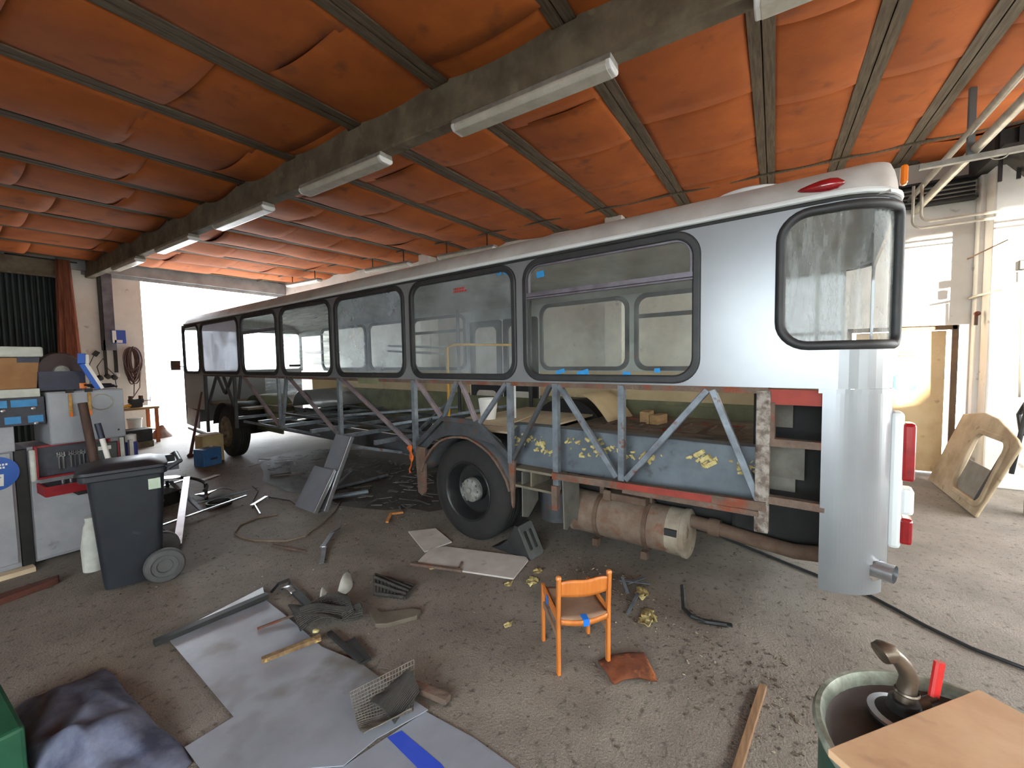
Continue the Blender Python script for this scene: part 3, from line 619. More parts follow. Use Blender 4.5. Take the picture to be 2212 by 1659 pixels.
# wheels
def wheel(y, t0, rear):
    m_ = MB(); W_ = 0.26; R_ = 0.487
    prof = [(0.275, 0.02), (0.29, 0.0), (0.33, -0.012), (0.39, -0.008), (0.44, 0.012), (0.472, 0.03), (R_, 0.055)]
    for g in range(4):
        h = 0.075+g*0.04; prof += [(R_, h), (R_-0.012, h+0.004), (R_-0.012, h+0.010), (R_, h+0.014)]
    prof += [(R_, W_-0.055), (0.472, W_-0.03), (0.39, W_+0.008), (0.29, W_), (0.275, W_-0.02)]
    m_.lathe(prof, 56, (1, 0, 0), (t0, y, R_))
    if rear: m_.lathe([(r, h+0.31) for r, h in prof], 56, (1, 0, 0), (t0, y, R_))
    w_ = m_.build('wheel', M_tyre, BUS, smooth=True, angle=35)
    m_ = MB()
    if rear:
        m_.lathe([(0.283, -0.002), (0.292, -0.008), (0.286, -0.014), (0.272, -0.006), (0.262, 0.012), (0.258, 0.05), (0.245, 0.075), (0.24, 0.13), (0.225, 0.145), (0.12, 0.15), (0.118, 0.06)], 48, (1, 0, 0), (t0, y, R_))
        ri = m_.build('rim', M_rim, w_, smooth=True, angle=30)
        m_ = MB(); m_.lathe([(0.12, 0.08), (0.116, 0.045), (0.11, 0.035), (0.03, 0.022), (0.028, 0.008), (0.0, 0.006)], 40, (1, 0, 0), (t0, y, R_))
        for k in range(10):
            a = 2*PI*k/10; m_.lathe([(0.012, 0.0), (0.012, 0.03)], 6, (-1, 0, 0), (t0+0.045, y+0.096*math.cos(a), R_+0.096*math.sin(a)), cap=True)
        m_.build('hub', M_hub, w_, smooth=True, angle=30)
    else:
        m_.lathe([(0.283, -0.002), (0.292, -0.01), (0.282, -0.012), (0.262, 0.01), (0.25, 0.05), (0.215, 0.06), (0.16, -0.01), (0.11, -0.03), (0.105, -0.07), (0.06, -0.09), (0.0, -0.095)], 48, (1, 0, 0), (t0, y, R_))
        m_.build('rim', M_rimd, w_, smooth=True, angle=30)
    return w_
wheel(2.81, 0.02, True); wheel(9.15, 0.10, False)
for y, rear in ((2.81, True), (9.15, False)):
    m_ = MB(); m_.lathe([(0.20, 0), (0.30, 0), (0.45, 0.0), (0.487, 0.05), (0.487, 0.24), (0.45, 0.28), (0.2, 0.28)], 40, (1, 0, 0), (2.16, y, 0.487)); m_.build('wheel', M_tyre, BUS, smooth=True)
# wheel arches
def arch(y, zc, r, t0, t1, m, name, a0=0.12, a1=0.88, n=18, th=0.01, tail=True):
    m_ = MB()
    m_.grid(lambda u, v: Vector((t0+(t1-t0)*v, y+r*math.cos(PI*(a0+(a1-a0)*u)), zc+r*math.sin(PI*(a0+(a1-a0)*u)))), n, 1)
    return m_.build(name, m, BUS, smooth=True, solid=th)
arch(2.86, 0.40, 0.62, 0.02, 0.62, M_primerd, 'wheel_arch', 0.1, 0.9)
m_ = MB()
for i in range(16):
    a, b = PI*(0.1+0.8*i/16), PI*(0.1+0.8*(i+1)/16); m_.bar((0.0, 2.86+0.615*math.cos(a), 0.40+0.615*math.sin(a)), (0.0, 2.86+0.615*math.cos(b), 0.40+0.615*math.sin(b)), 0.03, 0.018)
wob(m_.build('arch_lip', M_rusty, BUS), 0.006, 20)
m_ = MB(); m_.prism([(2.40, 1.02), (2.40, 0.96), (2.62, 1.0), (2.86, 1.025), (3.1, 1.0), (3.3, 0.93), (3.45, 0.80), (3.53, 0.84), (3.15, 1.14), (2.62, 1.14)], 0.01, FYt(0.04)); m_.build('arch_panel', M_primerd, BUS)
arch(9.15, 0.45, 0.58, 0.06, 0.62, M_under, 'wheel_arch', 0.08, 0.92)
m_ = MB(); m_.grid(lambda u, v: Vector((0.62+0.5*v, 9.15+0.66*math.cos(PI*u), 0.52+0.62*math.sin(PI*u))), 16, 1); m_.box((0.62, 8.6, 0.72), (0.02, 1.2, 0.5)); m_.build('inner_arch', M_olive, BUS, smooth=True, solid=0.012)
m_ = MB(); m_.grid(lambda u, v: Vector((1.85+0.57*v, 2.78+0.56*math.cos(PI*u), 0.68+0.52*math.sin(PI*u))), 18, 1)
m_.prism([(2.78+0.56*math.cos(PI*i/18), 0.72+0.52*math.sin(PI*i/18)) for i in range(19)], 0.012, FYt(1.85)); m_.build('far_wheel_arch', M_under, BUS, smooth=True)
m_ = MB(); m_.grid(lambda u, v: Vector((1.45+0.68*v, 2.0+0.44*u, 1.03+0.30*math.sin(PI*0.62*u))), 10, 4); m_.build('arch_cover', M_tan, BUS, smooth=True, solid=0.012)

# far flank with windows, doors and lining
hr = [rrect(a+0.05, ZB+0.06, b-0.05, ZT-0.05, 0.12) for a, b in WIN[:2]+WIN[3:6]]
m_ = MB(); m_.plate([(-0.05, 1.56), (3.60, 1.56), (3.60, 2.40), (5.02, 2.40), (5.02, 1.56), (9.9, 1.56), (9.9, 2.42), (10.95, 2.42), (10.95, 1.56), (11.05, 1.56), (11.05, 2.59), (-0.05, 2.59)], hr, 0.02, FYt(2.46)); m_.build('far_body_panel', M_lining, BUS)
m_ = MB(); m_.box((2.465, 1.83, 1.385), (0.02, 3.5, 0.37)); m_.box((2.465, 7.3, 1.36), (0.02, 4.5, 0.44))
for y in (1.25, 2.45, 6.2, 7.5): m_.box((2.453, y, 1.38), (0.006, 0.012, 0.40))
m_.build('far_lining_board', M_tan, BUS)
m_ = MB(); m_.box((2.46, 1.83, 1.10), (0.03, 3.5, 0.2)); m_.box((2.46, 7.3, 1.10), (0.03, 4.5, 0.18)); m_.build('far_lower_lining', M_olive, BUS)
for a, b in WIN[:2]+WIN[3:6]:
    m_ = MB(); m_.plate(rrect(a+0.0, ZB+0.01, b-0.0, ZT, 0.16), [rrect(a+0.055, ZB+0.065, b-0.055, ZT-0.055, 0.12)], 0.03, FYt(2.44)); s = m_.build('far_window_seal', M_primerd, BUS)
    m_ = MB(); m_.plate(rrect(a+0.05, ZB+0.06, b-0.05, ZT-0.05, 0.12), [], 0.004, FYt(2.47)); m_.build('far_window_glass', G_clear, s)
    if a in (0.70, 5.11):
        m_ = MB(); m_.bar((2.45, a+0.05, 2.28), (2.45, b-0.05, 2.28), 0.03, 0.05); m_.build('far_sliding_bar', M_primerd, s)
for y0, y1 in ((3.62, 4.28), (4.33, 5.0)):
    m_ = MB(); m_.plate(rrect(y0, 0.5, y1, 2.40, 0.04), [rrect(y0+0.09, 1.35, y1-0.09, 2.30, 0.1), rrect(y0+0.09, 0.6, y1-0.09, 1.25, 0.1)], 0.04, FYt(2.44)); d_ = m_.build('folding_door', M_rubber, BUS)
    m_ = MB(); m_.plate(rrect(y0+0.08, 1.34, y1-0.08, 2.31, 0.1), [], 0.005, FYt(2.455)); m_.plate(rrect(y0+0.08, 0.59, y1-0.08, 1.26, 0.1), [], 0.005, FYt(2.455)); m_.build('door_glass', G_clear, d_)
for p in ((2.2, 3.58), (2.2, 5.05)):
    m_ = MB(); m_.tube([(p[0], p[1], 0.9), (p[0], p[1], 2.6)], 0.03, 10); m_.build('door_post', M_rubber, BUS, smooth=True)
m_ = MB(); m_.tube([(1.15, 4.22, 0.86), (1.15, 4.22, 1.93), (1.25, 4.2, 1.97), (2.2, 3.75, 1.97)], 0.019, 10); m_.build('handrail', M_yellow, BUS, smooth=True)
m_ = MB(); m_.tube([(1.15, 4.24, 1.93), (1.2, 5.6, 2.0)], 0.015, 8); m_.tube([(1.15, 4.3, 1.85), (1.2, 5.6, 1.92)], 0.015, 8); m_.tube([(1.05, 3.0, 1.06), (1.05, 3.0, 1.85)], 0.012, 8); m_.build('handrail', M_whiteh, BUS, smooth=True)
# driver's end
m_ = MB(); m_.plate([(9.93, 0.86), (10.9, 0.84), (11.05, 0.9), (11.05, 1.56), (9.93, 1.56)], [], 0.02, FY); m_.build('front_side_panel', M_silver, BUS)
m_ = MB(); m_.prism([(10.25, 0.46), (11.0, 0.50), (11.0, 0.86), (10.25, 0.80)], 0.02, frame((-0.05, 0, 0), (0, 1, 0), (0.06, 0, 1))); m_.build('front_flap', M_alu, BUS)
m_ = MB(); m_.bar((0.0, 10.95, 0.42), (0.0, 9.75, 0.36), 0.05, 0.05); m_.build('bumper', M_alu, BUS)
m_ = MB(); m_.plate([(0.0, 0.5), (2.5, 0.5), (2.5, 2.59), (0.0, 2.59)], [rrect(0.03, 1.62, 2.47, 2.5, 0.06)], 0.03, frame((0, 11.10, 0), (1, 0, 0), (0, 0, 1))); fr_ = m_.build('front_panel', M_silver, BUS)
m_ = MB(); m_.plate(rrect(0.03, 1.61, 2.47, 2.51, 0.06), [], 0.005, frame((0, 11.09, 0), (1, 0, 0), (0, 0, 1))); m_.build('windscreen', G_clear, BUS)
m_ = MB(); m_.box((-0.12, 11.15, 1.75), (0.16, 0.05, 0.2)); m_.tube([(0.05, 11.08, 1.7), (-0.08, 11.13, 1.74)], 0.012, 6); m_.build('wing_mirror', M_rusty, BUS)
m_ = MB(); m_.grid(lambda u, v: Vector((0.9+1.0*v, 8.2-0.8*u, 0.95+0.3*math.sin(PI*u)**0.5)), 10, 2); m_.build('seat_box', M_silver, BUS, smooth=True, solid=0.02)
m_ = MB(); m_.box((1.5, 8.0, 1.25), (0.6, 0.02, 0.6)); m_.build('partition_board', M_tan, BUS)
m_ = MB(); m_.grid(lambda u, v: Vector((0.9+1.2*u, 9.35+0.06*math.sin(9*u), 0.95+0.58*v)), 20, 2); m_.build('plastic_sheet', G_film, BUS, smooth=True)
# lamps
prof = [(0.0, 0.0), (0.012, 0.01), (0.03, 0.035), (0.036, 0.07), (0.033, 0.11), (0.022, 0.16), (0.010, 0.20), (0.0, 0.215)]
m_ = MB(); m_.lathe(prof, 20, (-0.02, 1, 0.01), (0.022, -0.015, 2.665)); m_.build('marker_lamp', M_redl, BUS, smooth=True)
m_ = MB(); m_.box((0.10, -0.25, 2.66), (0.05, 0.03, 0.10)); m_.build('indicator_lamp', M_orl, BUS, bevel=0.012)
m_ = MB(); m_.box((0.34, -0.275, 1.03), (0.14, 0.06, 0.78)); tl = m_.build('tail_light', M_whiteh, BUS, bevel=0.02)
for z0, z1, m in ((1.03, 1.36, M_redl), (0.84, 0.99, M_whiteh), (0.67, 0.82, M_redl)):
    m_ = MB(); m_.box((0.33, -0.325, (z0+z1)/2), (0.11, 0.06, z1-z0)); m_.build('lamp_lens', m, tl, bevel=0.018)
m_ = MB(); m_.grid(lambda u, v: Vector((-0.02+0.012*math.sin(17*u+3*v), 3.60+0.03*(v-0.5)*2*math.sin(PI*min(1, u+0.25))+0.012*math.sin(9*u), 0.86-0.30*u)), 12, 4); wob(m_.build('orange_rag', mat('orange_rag_cloth', (206, 104, 36), (176, 82, 26), scale=14, rough=0.9), BUS, smooth=True, solid=0.008), 0.012, 14)
m_ = MB(); m_.prism([(4.15, 1.50), (4.55, 1.50), (4.55, 1.57), (4.15, 1.57)], 0.01, FYt(-0.01)); m_.build('belt_tab', M_olive, BUS)
# ================================================================== LAMPS AND SERVICES
M_diff = mat('yellowed_lamp_cover', (206, 204, 190), (184, 182, 168), scale=6, rough=0.25, coat=0.3)
M_lhouse = mat('grey_lamp_housing', (150, 148, 140), (120, 118, 110), scale=8, rough=0.6)
M_tube = mat('lamp_tube_white', (226, 228, 226), rough=0.3)
def batten(name, label, loc, rz, group, hang=0.0, ln=1.46):
    t = thing(name, label, 'lamp', loc, rz, group)
    mb = MB(); mb.prism([(-0.085, 0.055), (0.085, 0.055), (0.075, 0.10), (-0.075, 0.10)], ln, frame((0, -ln/2, 0), (1, 0, 0), (0, 0, 1)), -ln)
    mb.v = [Vector((v.x, v.y if abs(v.y) <= ln else v.y, v.z)) for v in mb.v]
    o = mb.build('housing', M_lhouse, t, bevel=0.006)
    mb = MB(); mb.prism([(-0.06, 0.0), (0.06, 0.0), (0.086, 0.03), (0.086, 0.057), (-0.086, 0.057), (-0.086, 0.03)], ln-0.06, frame((0, -(ln-0.06)/2, 0), (1, 0, 0), (0, 0, 1)), -(ln-0.06))
    mb.build('diffuser', M_diff, t, bevel=0.008)
    for s in (-1, 1):
        mb = MB(); mb.prism([(-0.055, 0.002), (0.055, 0.002), (0.088, 0.03), (0.088, 0.06), (-0.088, 0.06), (-0.088, 0.03)], 0.04, frame((0, s*(ln/2-0.02)+0.02, 0), (1, 0, 0), (0, 0, 1))); mb.build('end_cap', M_tube, t, bevel=0.01)
        if hang:
            mb = MB(); mb.tube([(0, s*ln*0.36, 0.1), (0, s*ln*0.36, 0.1+hang)], 0.012, 8); mb.build('hanging_rod', M_soot, t)
    return t
BL = ['above the gap behind the bus rear, cut by the top of the picture', 'above the second bus window from the rear', 'over the middle bus windows, dark cover', 'fourth along the concrete beam toward the gate', 'fifth along the concrete beam toward the gate, pinkish', 'at the far end of the concrete beam by the gate']
BL = ['fluorescent batten on the concrete beam, nearest one, its end cut off by the picture top', 'large pale fluorescent batten on the concrete beam, second from the camera',
      'dark-covered fluorescent batten on the concrete beam, third from the camera', 'fluorescent batten on the concrete beam, fourth from the camera, clear cover',
      'bright-edged fluorescent batten on the concrete beam, fifth from the camera', 'fluorescent batten at the far end of the concrete beam beside the gateway']
for i, yc in enumerate((-0.60, 1.72, 4.12, 6.42, 8.75, 11.2)):
    batten('fluorescent_lamp', BL[i], (bx(yc)+0.055, yc, 3.77), math.atan(-0.028), 'fluorescent battens along the concrete beam')
HL = ['hanging fluorescent batten above the bus roof, the one closest to the gateway', 'hanging fluorescent batten above the bus roof, middle one of the row', 'hanging fluorescent batten half hidden behind the bus roof edge']
for i, yc in enumerate((11.45, 8.0, 5.6)):
    batten('hanging_lamp', HL[i], (7.3, yc, 3.99), 0, 'fluorescent battens hanging over the bus', 0.26, 1.5)
# pipes under the roof at the right
M_galv = mat('galvanised_pipe', (196, 190, 174), (160, 154, 138), scale=6, rough=0.4, metal=0.3)
for z, y, lb in ((3.90, -1.60, 'thin pale pipe under the roof beside the rear of the bus, upper of two'), (3.74, -1.66, 'thick pale pipe under the roof beside the rear of the bus, lower of two')):
    mb = MB(); mb.tube([(0.5, y, z), (8.18, y, z)], 0.033 if z > 3.8 else 0.045, 14); tag(mb.build('ceiling_pipe', M_galv, smooth=True), lb, 'pipe', 'pipes under the roof')
t = thing('pipe_hanger', 'grey steel hanger with cross bar carrying the two pale roof pipes', 'bracket', (6.05, -1.62, 0))
mb = MB(); mb.box((0, 0, 4.02), (0.05, 0.05, 0.72)); mb.build('drop_post', M_winfr, t)
mb = MB(); mb.box((0, 0, 3.66), (0.06, 0.74, 0.05)); mb.build('cross_bar', M_lhouse, t)
mb = MB(); mb.tube([(0, -0.2+0.06*math.cos(a), 3.64+0.04*math.sin(a)) for a in [PI+PI*i/8 for i in range(9)]], 0.005, 6); mb.build('wire_loop', M_galv, t)
for i, (dy, dz, lb) in enumerate(((0, 0, 'pale conduit bent down from the pipes and along the pillar, upper run'), (0.08, -0.07, 'pale conduit bent down from the pipes and along the pillar, lower run'))):
    mb = MB(); x = 7.38
    pts = [(x, -1.56+dy-0.0, 3.86)]+[(x, -1.66+dy+0.1*math.cos(a), 3.50+dz+0.1*math.sin(a)) for a in [-PI/2*k/6 for k in range(7)]]+[(x, -2.6, 3.40+dz), (x, -3.4, 3.40+dz)]
    mb.tube(pts, 0.016, 8); tag(mb.build('conduit', M_galv, smooth=True), lb, 'conduit', 'conduits on the pillar')
t = thing('cable_tray', 'black cable tray with pale cables high on the wall beside the bus rear', 'cable tray', (8.14, -1.75, 3.93))
mb = MB(); mb.box((0.03, 0, 0), (0.02, 1.0, 0.28)); mb.box((-0.03, 0, -0.14), (0.14, 1.0, 0.03)); mb.box((-0.03, 0, 0.14), (0.14, 1.0, 0.03)); mb.box((-0.06, 0.05, 0), (0.03, 0.05, 0.28)); mb.build('tray', M_black, t)
for k in range(4):
    mb = MB(); mb.tube([(-0.03, -0.5, -0.09+0.055*k), (-0.03, 0.5, -0.09+0.055*k)], 0.012, 6); mb.build('cable', M_lhouse, t, smooth=True)
t = thing('roof_bracket', 'sooty steel haunch bracket with ribs under the roof at the pillar top', 'bracket', (7.72, -2.5, 0))
mb = MB(); mb.box((0.1, 0.0, 4.2), (0.8, 0.62, 0.3)); mb.prism([(-0.3, 4.1), (0.3, 4.1), (0.3, 3.62), (0.12, 3.58)], 0.3, frame((-0.24, 0, 0), (0, -1, 0), (0, 0, 1))); mb.build('haunch_plate', M_soot, t)
for k in range(4):
    mb = MB(); mb.box((-0.32, 0.26-0.15*k, 4.05), (0.03, 0.03, 0.6)); mb.build('rib', M_black, t)
t = thing('bulkhead_lamp', 'small round wall lamp on a black arm at the pillar', 'lamp', (7.5, -2.47, 2.62))
mb = MB(); mb.lathe([(0, -0.07), (0.045, -0.06), (0.05, 0.06), (0.0, 0.075)], 16, (0, 0, 1), (-0.05, 0, 0.0)); mb.build('shade', M_tube, t, smooth=True)
mb = MB(); mb.box((-0.03, 0, 0.14), (0.1, 0.07, 0.11)); mb.build('arm', M_black, t, bevel=0.01)
t = thing('wall_pipework', 'thin pale pipe crossing the pillar and running down its corner', 'pipe', (0, 0, 0))
mb = MB(); mb.tube([(8.15, -2.24, 2.47), (7.9, -2.24, 2.48), (7.48, -2.33, 2.49), (7.48, -2.5, 2.50), (7.48, -2.52, 1.2)], 0.018, 8); mb.build('pipe_run', M_galv, t, smooth=True)
mb = MB(); mb.tube([(8.15, -2.2, 3.0), (7.9, -2.24, 3.02), (7.48, -2.36, 3.08)], 0.008, 6); mb.build('thin_cable', M_dframe, t)
mb = MB(); mb.lathe([(0, -0.03), (0.03, -0.02), (0.03, 0.02), (0, 0.03)], 10, (1, 0, 0), (7.95, -2.26, 2.25)); mb.box((7.95, -2.25, 2.17), (0.03, 0.03, 0.14)); mb.build('stop_valve', M_rusty, t)
# old panel with a window, leaning on the pillar
M_opan = mat('chalky_cream_panel_paint', (196, 176, 146), (160, 138, 108), scale=2.5, rough=0.8, c3=(110, 86, 60), s3=8, l3=0.64, h3=0.78)
t = thing('body_panel', 'cream vehicle side panel with a window opening leaning on the pillar', 'vehicle panel', (7.1, -1.86, 0))
fr_ = frame((0, 0, 0), (-1, 0, 0), (0, -0.30, 1.0))
mb = MB(); mb.plate([(-0.78, 0.0), (0.82, 0.0), (0.98, 0.84), (0.86, 0.90), (0.30, 1.04), (-0.1, 1.07), (-0.65, 0.98)], [rrect(-0.02, 0.10, 0.80, 0.86, 0.12)], 0.03, fr_); mb.build('outer_skin', M_opan, t, bevel=0.012)
mb = MB(); mb.plate(rrect(-0.04, 0.08, 0.82, 0.88, 0.13), [rrect(0.02, 0.14, 0.76, 0.82, 0.10)], 0.05, fr_); mb.build('window_rim', M_opan, t, bevel=0.012)
mb = MB(); mb.prism([(0.0, 0.12), (0.58, 0.12), (0.66, 0.50), (0.06, 0.50)], 0.012, fr_); mb.build('lower_board', mat('grey_board', (150, 146, 134), (128, 122, 110), scale=4, rough=0.8), t)
mb = MB(); mb.prism([(0.60, 0.13), (0.72, 0.13), (0.78, 0.80), (0.70, 0.80)], 0.02, fr_); mb.build('window_slide', M_soot, t)
t = thing('gas_cylinder', 'green gas cylinder standing at the pillar behind the leaning panel', 'gas cylinder', (6.62, -2.42, 0))
mb = MB(); mb.lathe([(0, 0), (0.115, 0.01), (0.12, 0.05), (0.12, 0.62), (0.10, 0.70), (0.05, 0.745), (0.03, 0.76)], 24); mb.build('cylinder_body', mat('faded_green_paint', (72, 92, 56), (56, 72, 46), scale=6, rough=0.5), t, smooth=True)
mb = MB(); mb.lathe([(0.028, 0.755), (0.028, 0.84), (0.0, 0.85)], 12); mb.box((0.03, 0, 0.80), (0.07, 0.02, 0.02)); mb.build('valve', M_hub, t, smooth=True)
mb = MB(); mb.tube([(0.05, 0.02, 0.80), (0.2, 0.1, 0.86), (0.28, 0.1, 1.05), (0.2, 0.08, 1.18), (0.12, 0.1, 1.1), (0.14, 0.12, 0.9), (0.2, 0.16, 0.4)], 0.022, 8); mb.build('hose', M_rubber, t, smooth=True)

# ================================================================== FAR WALL BY THE GATEWAYS
M_curt = mat('rusty_red_curtain', (150, 88, 62), (100, 56, 44), scale=5, rough=0.9, stretch=(6, 6, 0.4))
t = thing('curtain', 'rust-red curtain gathered beside the closed dark green gate', 'curtain', (3.02, 13.86, 0))
mb = MB()
def cf(u, v):
    z = 4.2-2.95*u; w = 0.11+0.09*u; a = v*2*PI
    x = w*math.cos(a)+0.02*math.sin(9*v*2*PI/1.0+3*u); y = 0.05*math.sin(a)+0.018*math.sin(11*a+2*u)
    return Vector((x-0.04+0.08*u*0, y, z))
mb.grid(lambda u, v: cf(u, v), 24, 60); mb.build('curtain_cloth', M_curt, t, smooth=True)
mb = MB(); mb.tube([(-0.9, 0.02, 4.18), (0.2, 0.02, 4.18)], 0.015, 8); mb.build('curtain_rail', M_soot, t)
t = thing('wall_conduit', 'grey cable duct running down the pillar between the gates', 'cable duct', (3.70, 13.94, 0))
M_duct = mat('grimy_grey_duct', (120, 118, 124), (78, 76, 84), scale=3, rough=0.7)
mb = MB(); mb.box((0.02, 0, 3.2), (0.2, 0.08, 2.1)); mb.build('duct_cover', M_duct, t, bevel=0.006)
mb = MB(); mb.box((-0.11, 0, 3.2), (0.06, 0.05, 2.1)); mb.build('side_duct', M_soot, t)
mb = MB(); mb.box((0.1, 0, 2.0), (0.06, 0.05, 0.8)); mb.box((-0.09, 0, 1.95), (0.05, 0.05, 0.9)); mb.build('lower_run', M_soot, t)
t = thing('letter_sign', 'blue square sign with a white letter L on the duct by the gateway', 'sign', (3.865, 13.86, 2.485))
mb = MB(); mb.box((0, 0, 0), (0.27, 0.012, 0.33)); mb.build('sign_plate', mat('sign_blue', (52, 84, 168), rough=0.5), t)
mb = MB(); mb.box((-0.085, -0.009, 0.0), (0.075, 0.006, 0.30)); mb.box((-0.01, -0.009, -0.115), (0.15, 0.006, 0.07)); mb.build('letter', M_paper, t)
t = thing('plug_cluster', 'row of dark power plugs and sockets on the wall under the L sign', 'sockets', (3.55, 13.93, 1.50))
for x, z in ((-0.08, 0.0), (0.06, 0.03), (0.18, 0.0)):
    mb = MB(); mb.lathe([(0, 0), (0.055, 0.01), (0.055, 0.12), (0.03, 0.13), (0, 0.13)], 14, (0, -1, -0.3), (x, 0, z)); mb.build('plug', M_soot, t, smooth=True)
mb = MB(); mb.box((0.27, 0, 0.03), (0.07, 0.03, 0.09)); mb.build('socket', M_paper, t, bevel=0.006)
mb = MB(); mb.tube([(-0.08, -0.08, 0), (-0.12, -0.06, 0.25), (0.0, -0.05, 0.45), (0.08, -0.04, 0.2), (0.18, -0.08, 0.05)], 0.01, 6); mb.tube([(0.2, -0.05, -0.03), (0.22, -0.04, -0.5)], 0.01, 6); mb.build('lead', M_rubber, t)
t = thing('wall_switch', 'small switch with a hanging lead on the white wall by the curtain', 'switch', (3.40, 13.95, 2.02))
mb = MB(); mb.box((0.05, 0, 0.05), (0.09, 0.06, 0.12), Matrix.Rotation(0.6, 3, 'Y')); mb.build('switch_box', M_soot, t)
mb = MB(); mb.tube([(0.0, -0.02, 0), (-0.08, -0.02, -0.2), (-0.1, -0.02, -0.7)], 0.008, 6); mb.build('lead', M_rubber, t)
t = thing('hose_coil', 'brown coil of hose hanging on the white wall next to the gateway', 'hose', (4.10, 13.9, 1.95))
rc = random.Random(5)
for k in range(20):
    a0 = rc.uniform(-0.04, 0.04); rx = rc.uniform(0.04, 0.16); rz_ = rc.uniform(0.28, 0.48)
    mb = MB(); mb.tube([(a0+rx*math.cos(2*PI*i/22), -0.02-0.004*k, -0.12+0.4-rz_+rz_*math.sin(2*PI*i/22)) for i in range(22)], 0.013, 6, closed=True); mb.build('hose_loop', mat('brown_rubber_hose', (92, 66, 60), (74, 54, 50), scale=6, rough=0.7), t, smooth=True)
mb = MB(); mb.tube([(0, 0.095, 0.27), (0, -0.12, 0.25), (0, -0.13, 0.30)], 0.015, 8); mb.build('hook', M_soot, t)
mb = MB(); mb.tube([(0.02, -0.06, -0.3), (-0.02, -0.06, -0.9), (-0.05, -0.07, -1.0), (0.1, -0.07, -0.75), (0.14, -0.06, -0.3)], 0.011, 6); mb.build('hose_end', MATS['brown_rubber_hose'], t, smooth=True)
# work table by the gateway
t = thing('work_table', 'small wooden work table at the far wall by the gateway', 'table', (3.60, 12.3, 0))
mb = MB(); mb.box((0, 0, 0.80), (0.75, 0.6, 0.05)); mb.build('table_top', mat('worn_table_wood', (176, 142, 92), (140, 108, 70), scale=5, rough=0.7, stretch=(1, 8, 8)), t)
for x, y in ((-0.33, -0.25), (0.33, -0.25), (-0.33, 0.25), (0.33, 0.25)):
    mb = MB(); mb.box((x, y, 0.3875), (0.06, 0.06, 0.775)); mb.build('leg', mat('orange_table_leg', (170, 92, 50), rough=0.7), t)
mb = MB(); mb.box((0, 0, 0.30), (0.62, 0.5, 0.03)); mb.build('shelf', M_ply, t)
t = thing('bench_vise', 'dark bench vise on the small work table by the gateway', 'vise', (3.62, 12.2, 0.825))
mb = MB(); mb.box((0, 0, 0.05), (0.2, 0.14, 0.1)); mb.box((0, 0, 0.14), (0.26, 0.1, 0.09)); mb.build('vise_body', M_soot, t, bevel=0.01)
mb = MB(); mb.box((-0.09, 0, 0.22), (0.04, 0.14, 0.08)); mb.box((0.09, 0, 0.22), (0.04, 0.14, 0.08)); mb.build('jaw', M_pipe, t)
mb = MB(); mb.tube([(0.1, -0.02, 0.14), (0.24, -0.06, 0.14)], 0.014, 8); mb.tube([(0.24, -0.06, 0.05), (0.24, -0.06, 0.23)], 0.008, 6); mb.build('screw_handle', M_hub, t)
t = thing('angle_grinder', 'yellow and black grinder lying on the small work table', 'tool', (3.36, 12.12, 0.825))
mb = MB(); mb.tube([(0, 0, 0.04), (0.16, 0.05, 0.05)], 0.035, 10); mb.build('grinder_body', M_yellow, t, smooth=True)
mb = MB(); mb.lathe([(0, 0), (0.06, 0), (0.06, 0.006), (0, 0.006)], 18, (0, 0, 1), (-0.05, -0.01, 0.03)); mb.build('disc', M_black, t)
t = thing('paint_bucket', 'white bucket on the shelf of the small work table', 'bucket', (3.55, 12.12, 0.315))
mb = MB(); mb.lathe([(0, 0), (0.11, 0.0), (0.13, 0.26), (0.135, 0.27), (0.125, 0.27), (0.105, 0.01)], 24); mb.build('bucket_body', M_paper, t, smooth=True)
mb = MB(); mb.lathe([(0.0, 0.28), (0.137, 0.275), (0.137, 0.255)], 24); mb.build('lid', M_whiteh, t, smooth=True)
mb = MB(); mb.box((0, 0, 0.13), (0.5, 0.4, 0.26)); t = tag(mb.build('crate', M_soot, bevel=0.015, loc=(3.42, 11.72, 0.13)), 'dark crate on a pale block in front of the work table', 'crate')
mb = MB(); mb.box((0, 0, 0.065), (0.52, 0.42, 0.13)); tag(mb.build('concrete_block', M_conc, bevel=0.01, loc=(3.42, 11.72, 0.0)), 'pale block on the floor under the dark crate', 'block')
mb = MB(); mb.grid(lambda u, v: Vector((0.22*math.cos(2*PI*u)*(1-v*0.75), 0.2*math.sin(2*PI*u)*(1-v*0.75), 0.28*v)), 18, 8); tag(wob(mb.build('rubble_sack', mat('dusty_sack', (140, 120, 110), (110, 92, 84), scale=8, rough=0.9), smooth=True, loc=(4.22, 12.75, 0)), 0.02, 8), 'dusty brown sack slumped beside the work table in the gateway glare', 'sack')

# ================================================================== TOOL CORNER AT THE LEFT
M_cabw = mat('greyish_white_cabinet_paint', (176, 178, 182), (152, 154, 160), scale=2.4, rough=0.5, c3=(120, 112, 108), s3=7, l3=0.68, h3=0.8)
M_cabg = mat('pale_grey_tool_chest', (158, 162, 168), (138, 142, 150), scale=2, rough=0.45)
M_navy = mat('navy_plastic', (40, 44, 70), (30, 32, 50), scale=8, rough=0.5)
M_lblue = mat('light_blue_label', (52, 140, 196), (40, 122, 180), scale=9, rough=0.5)
M_card = mat('stained_cardboard', (168, 128, 88), (146, 106, 70), scale=4, rough=0.9, c3=(90, 62, 44), s3=12, l3=0.66, h3=0.74)
M_styro = mat('white_styrofoam', (206, 210, 200), (186, 188, 180), scale=9, rough=0.8)
M_redp = mat('red_tool_case_trim', (160, 32, 40), (130, 24, 32), scale=9, rough=0.45)
M_caseg = mat('dark_grey_case_foam', (74, 76, 84), (60, 62, 70), scale=12, rough=0.8)
M_chrome = mat('chrome_tool_steel', (206, 208, 210), rough=0.22, metal=0.9)
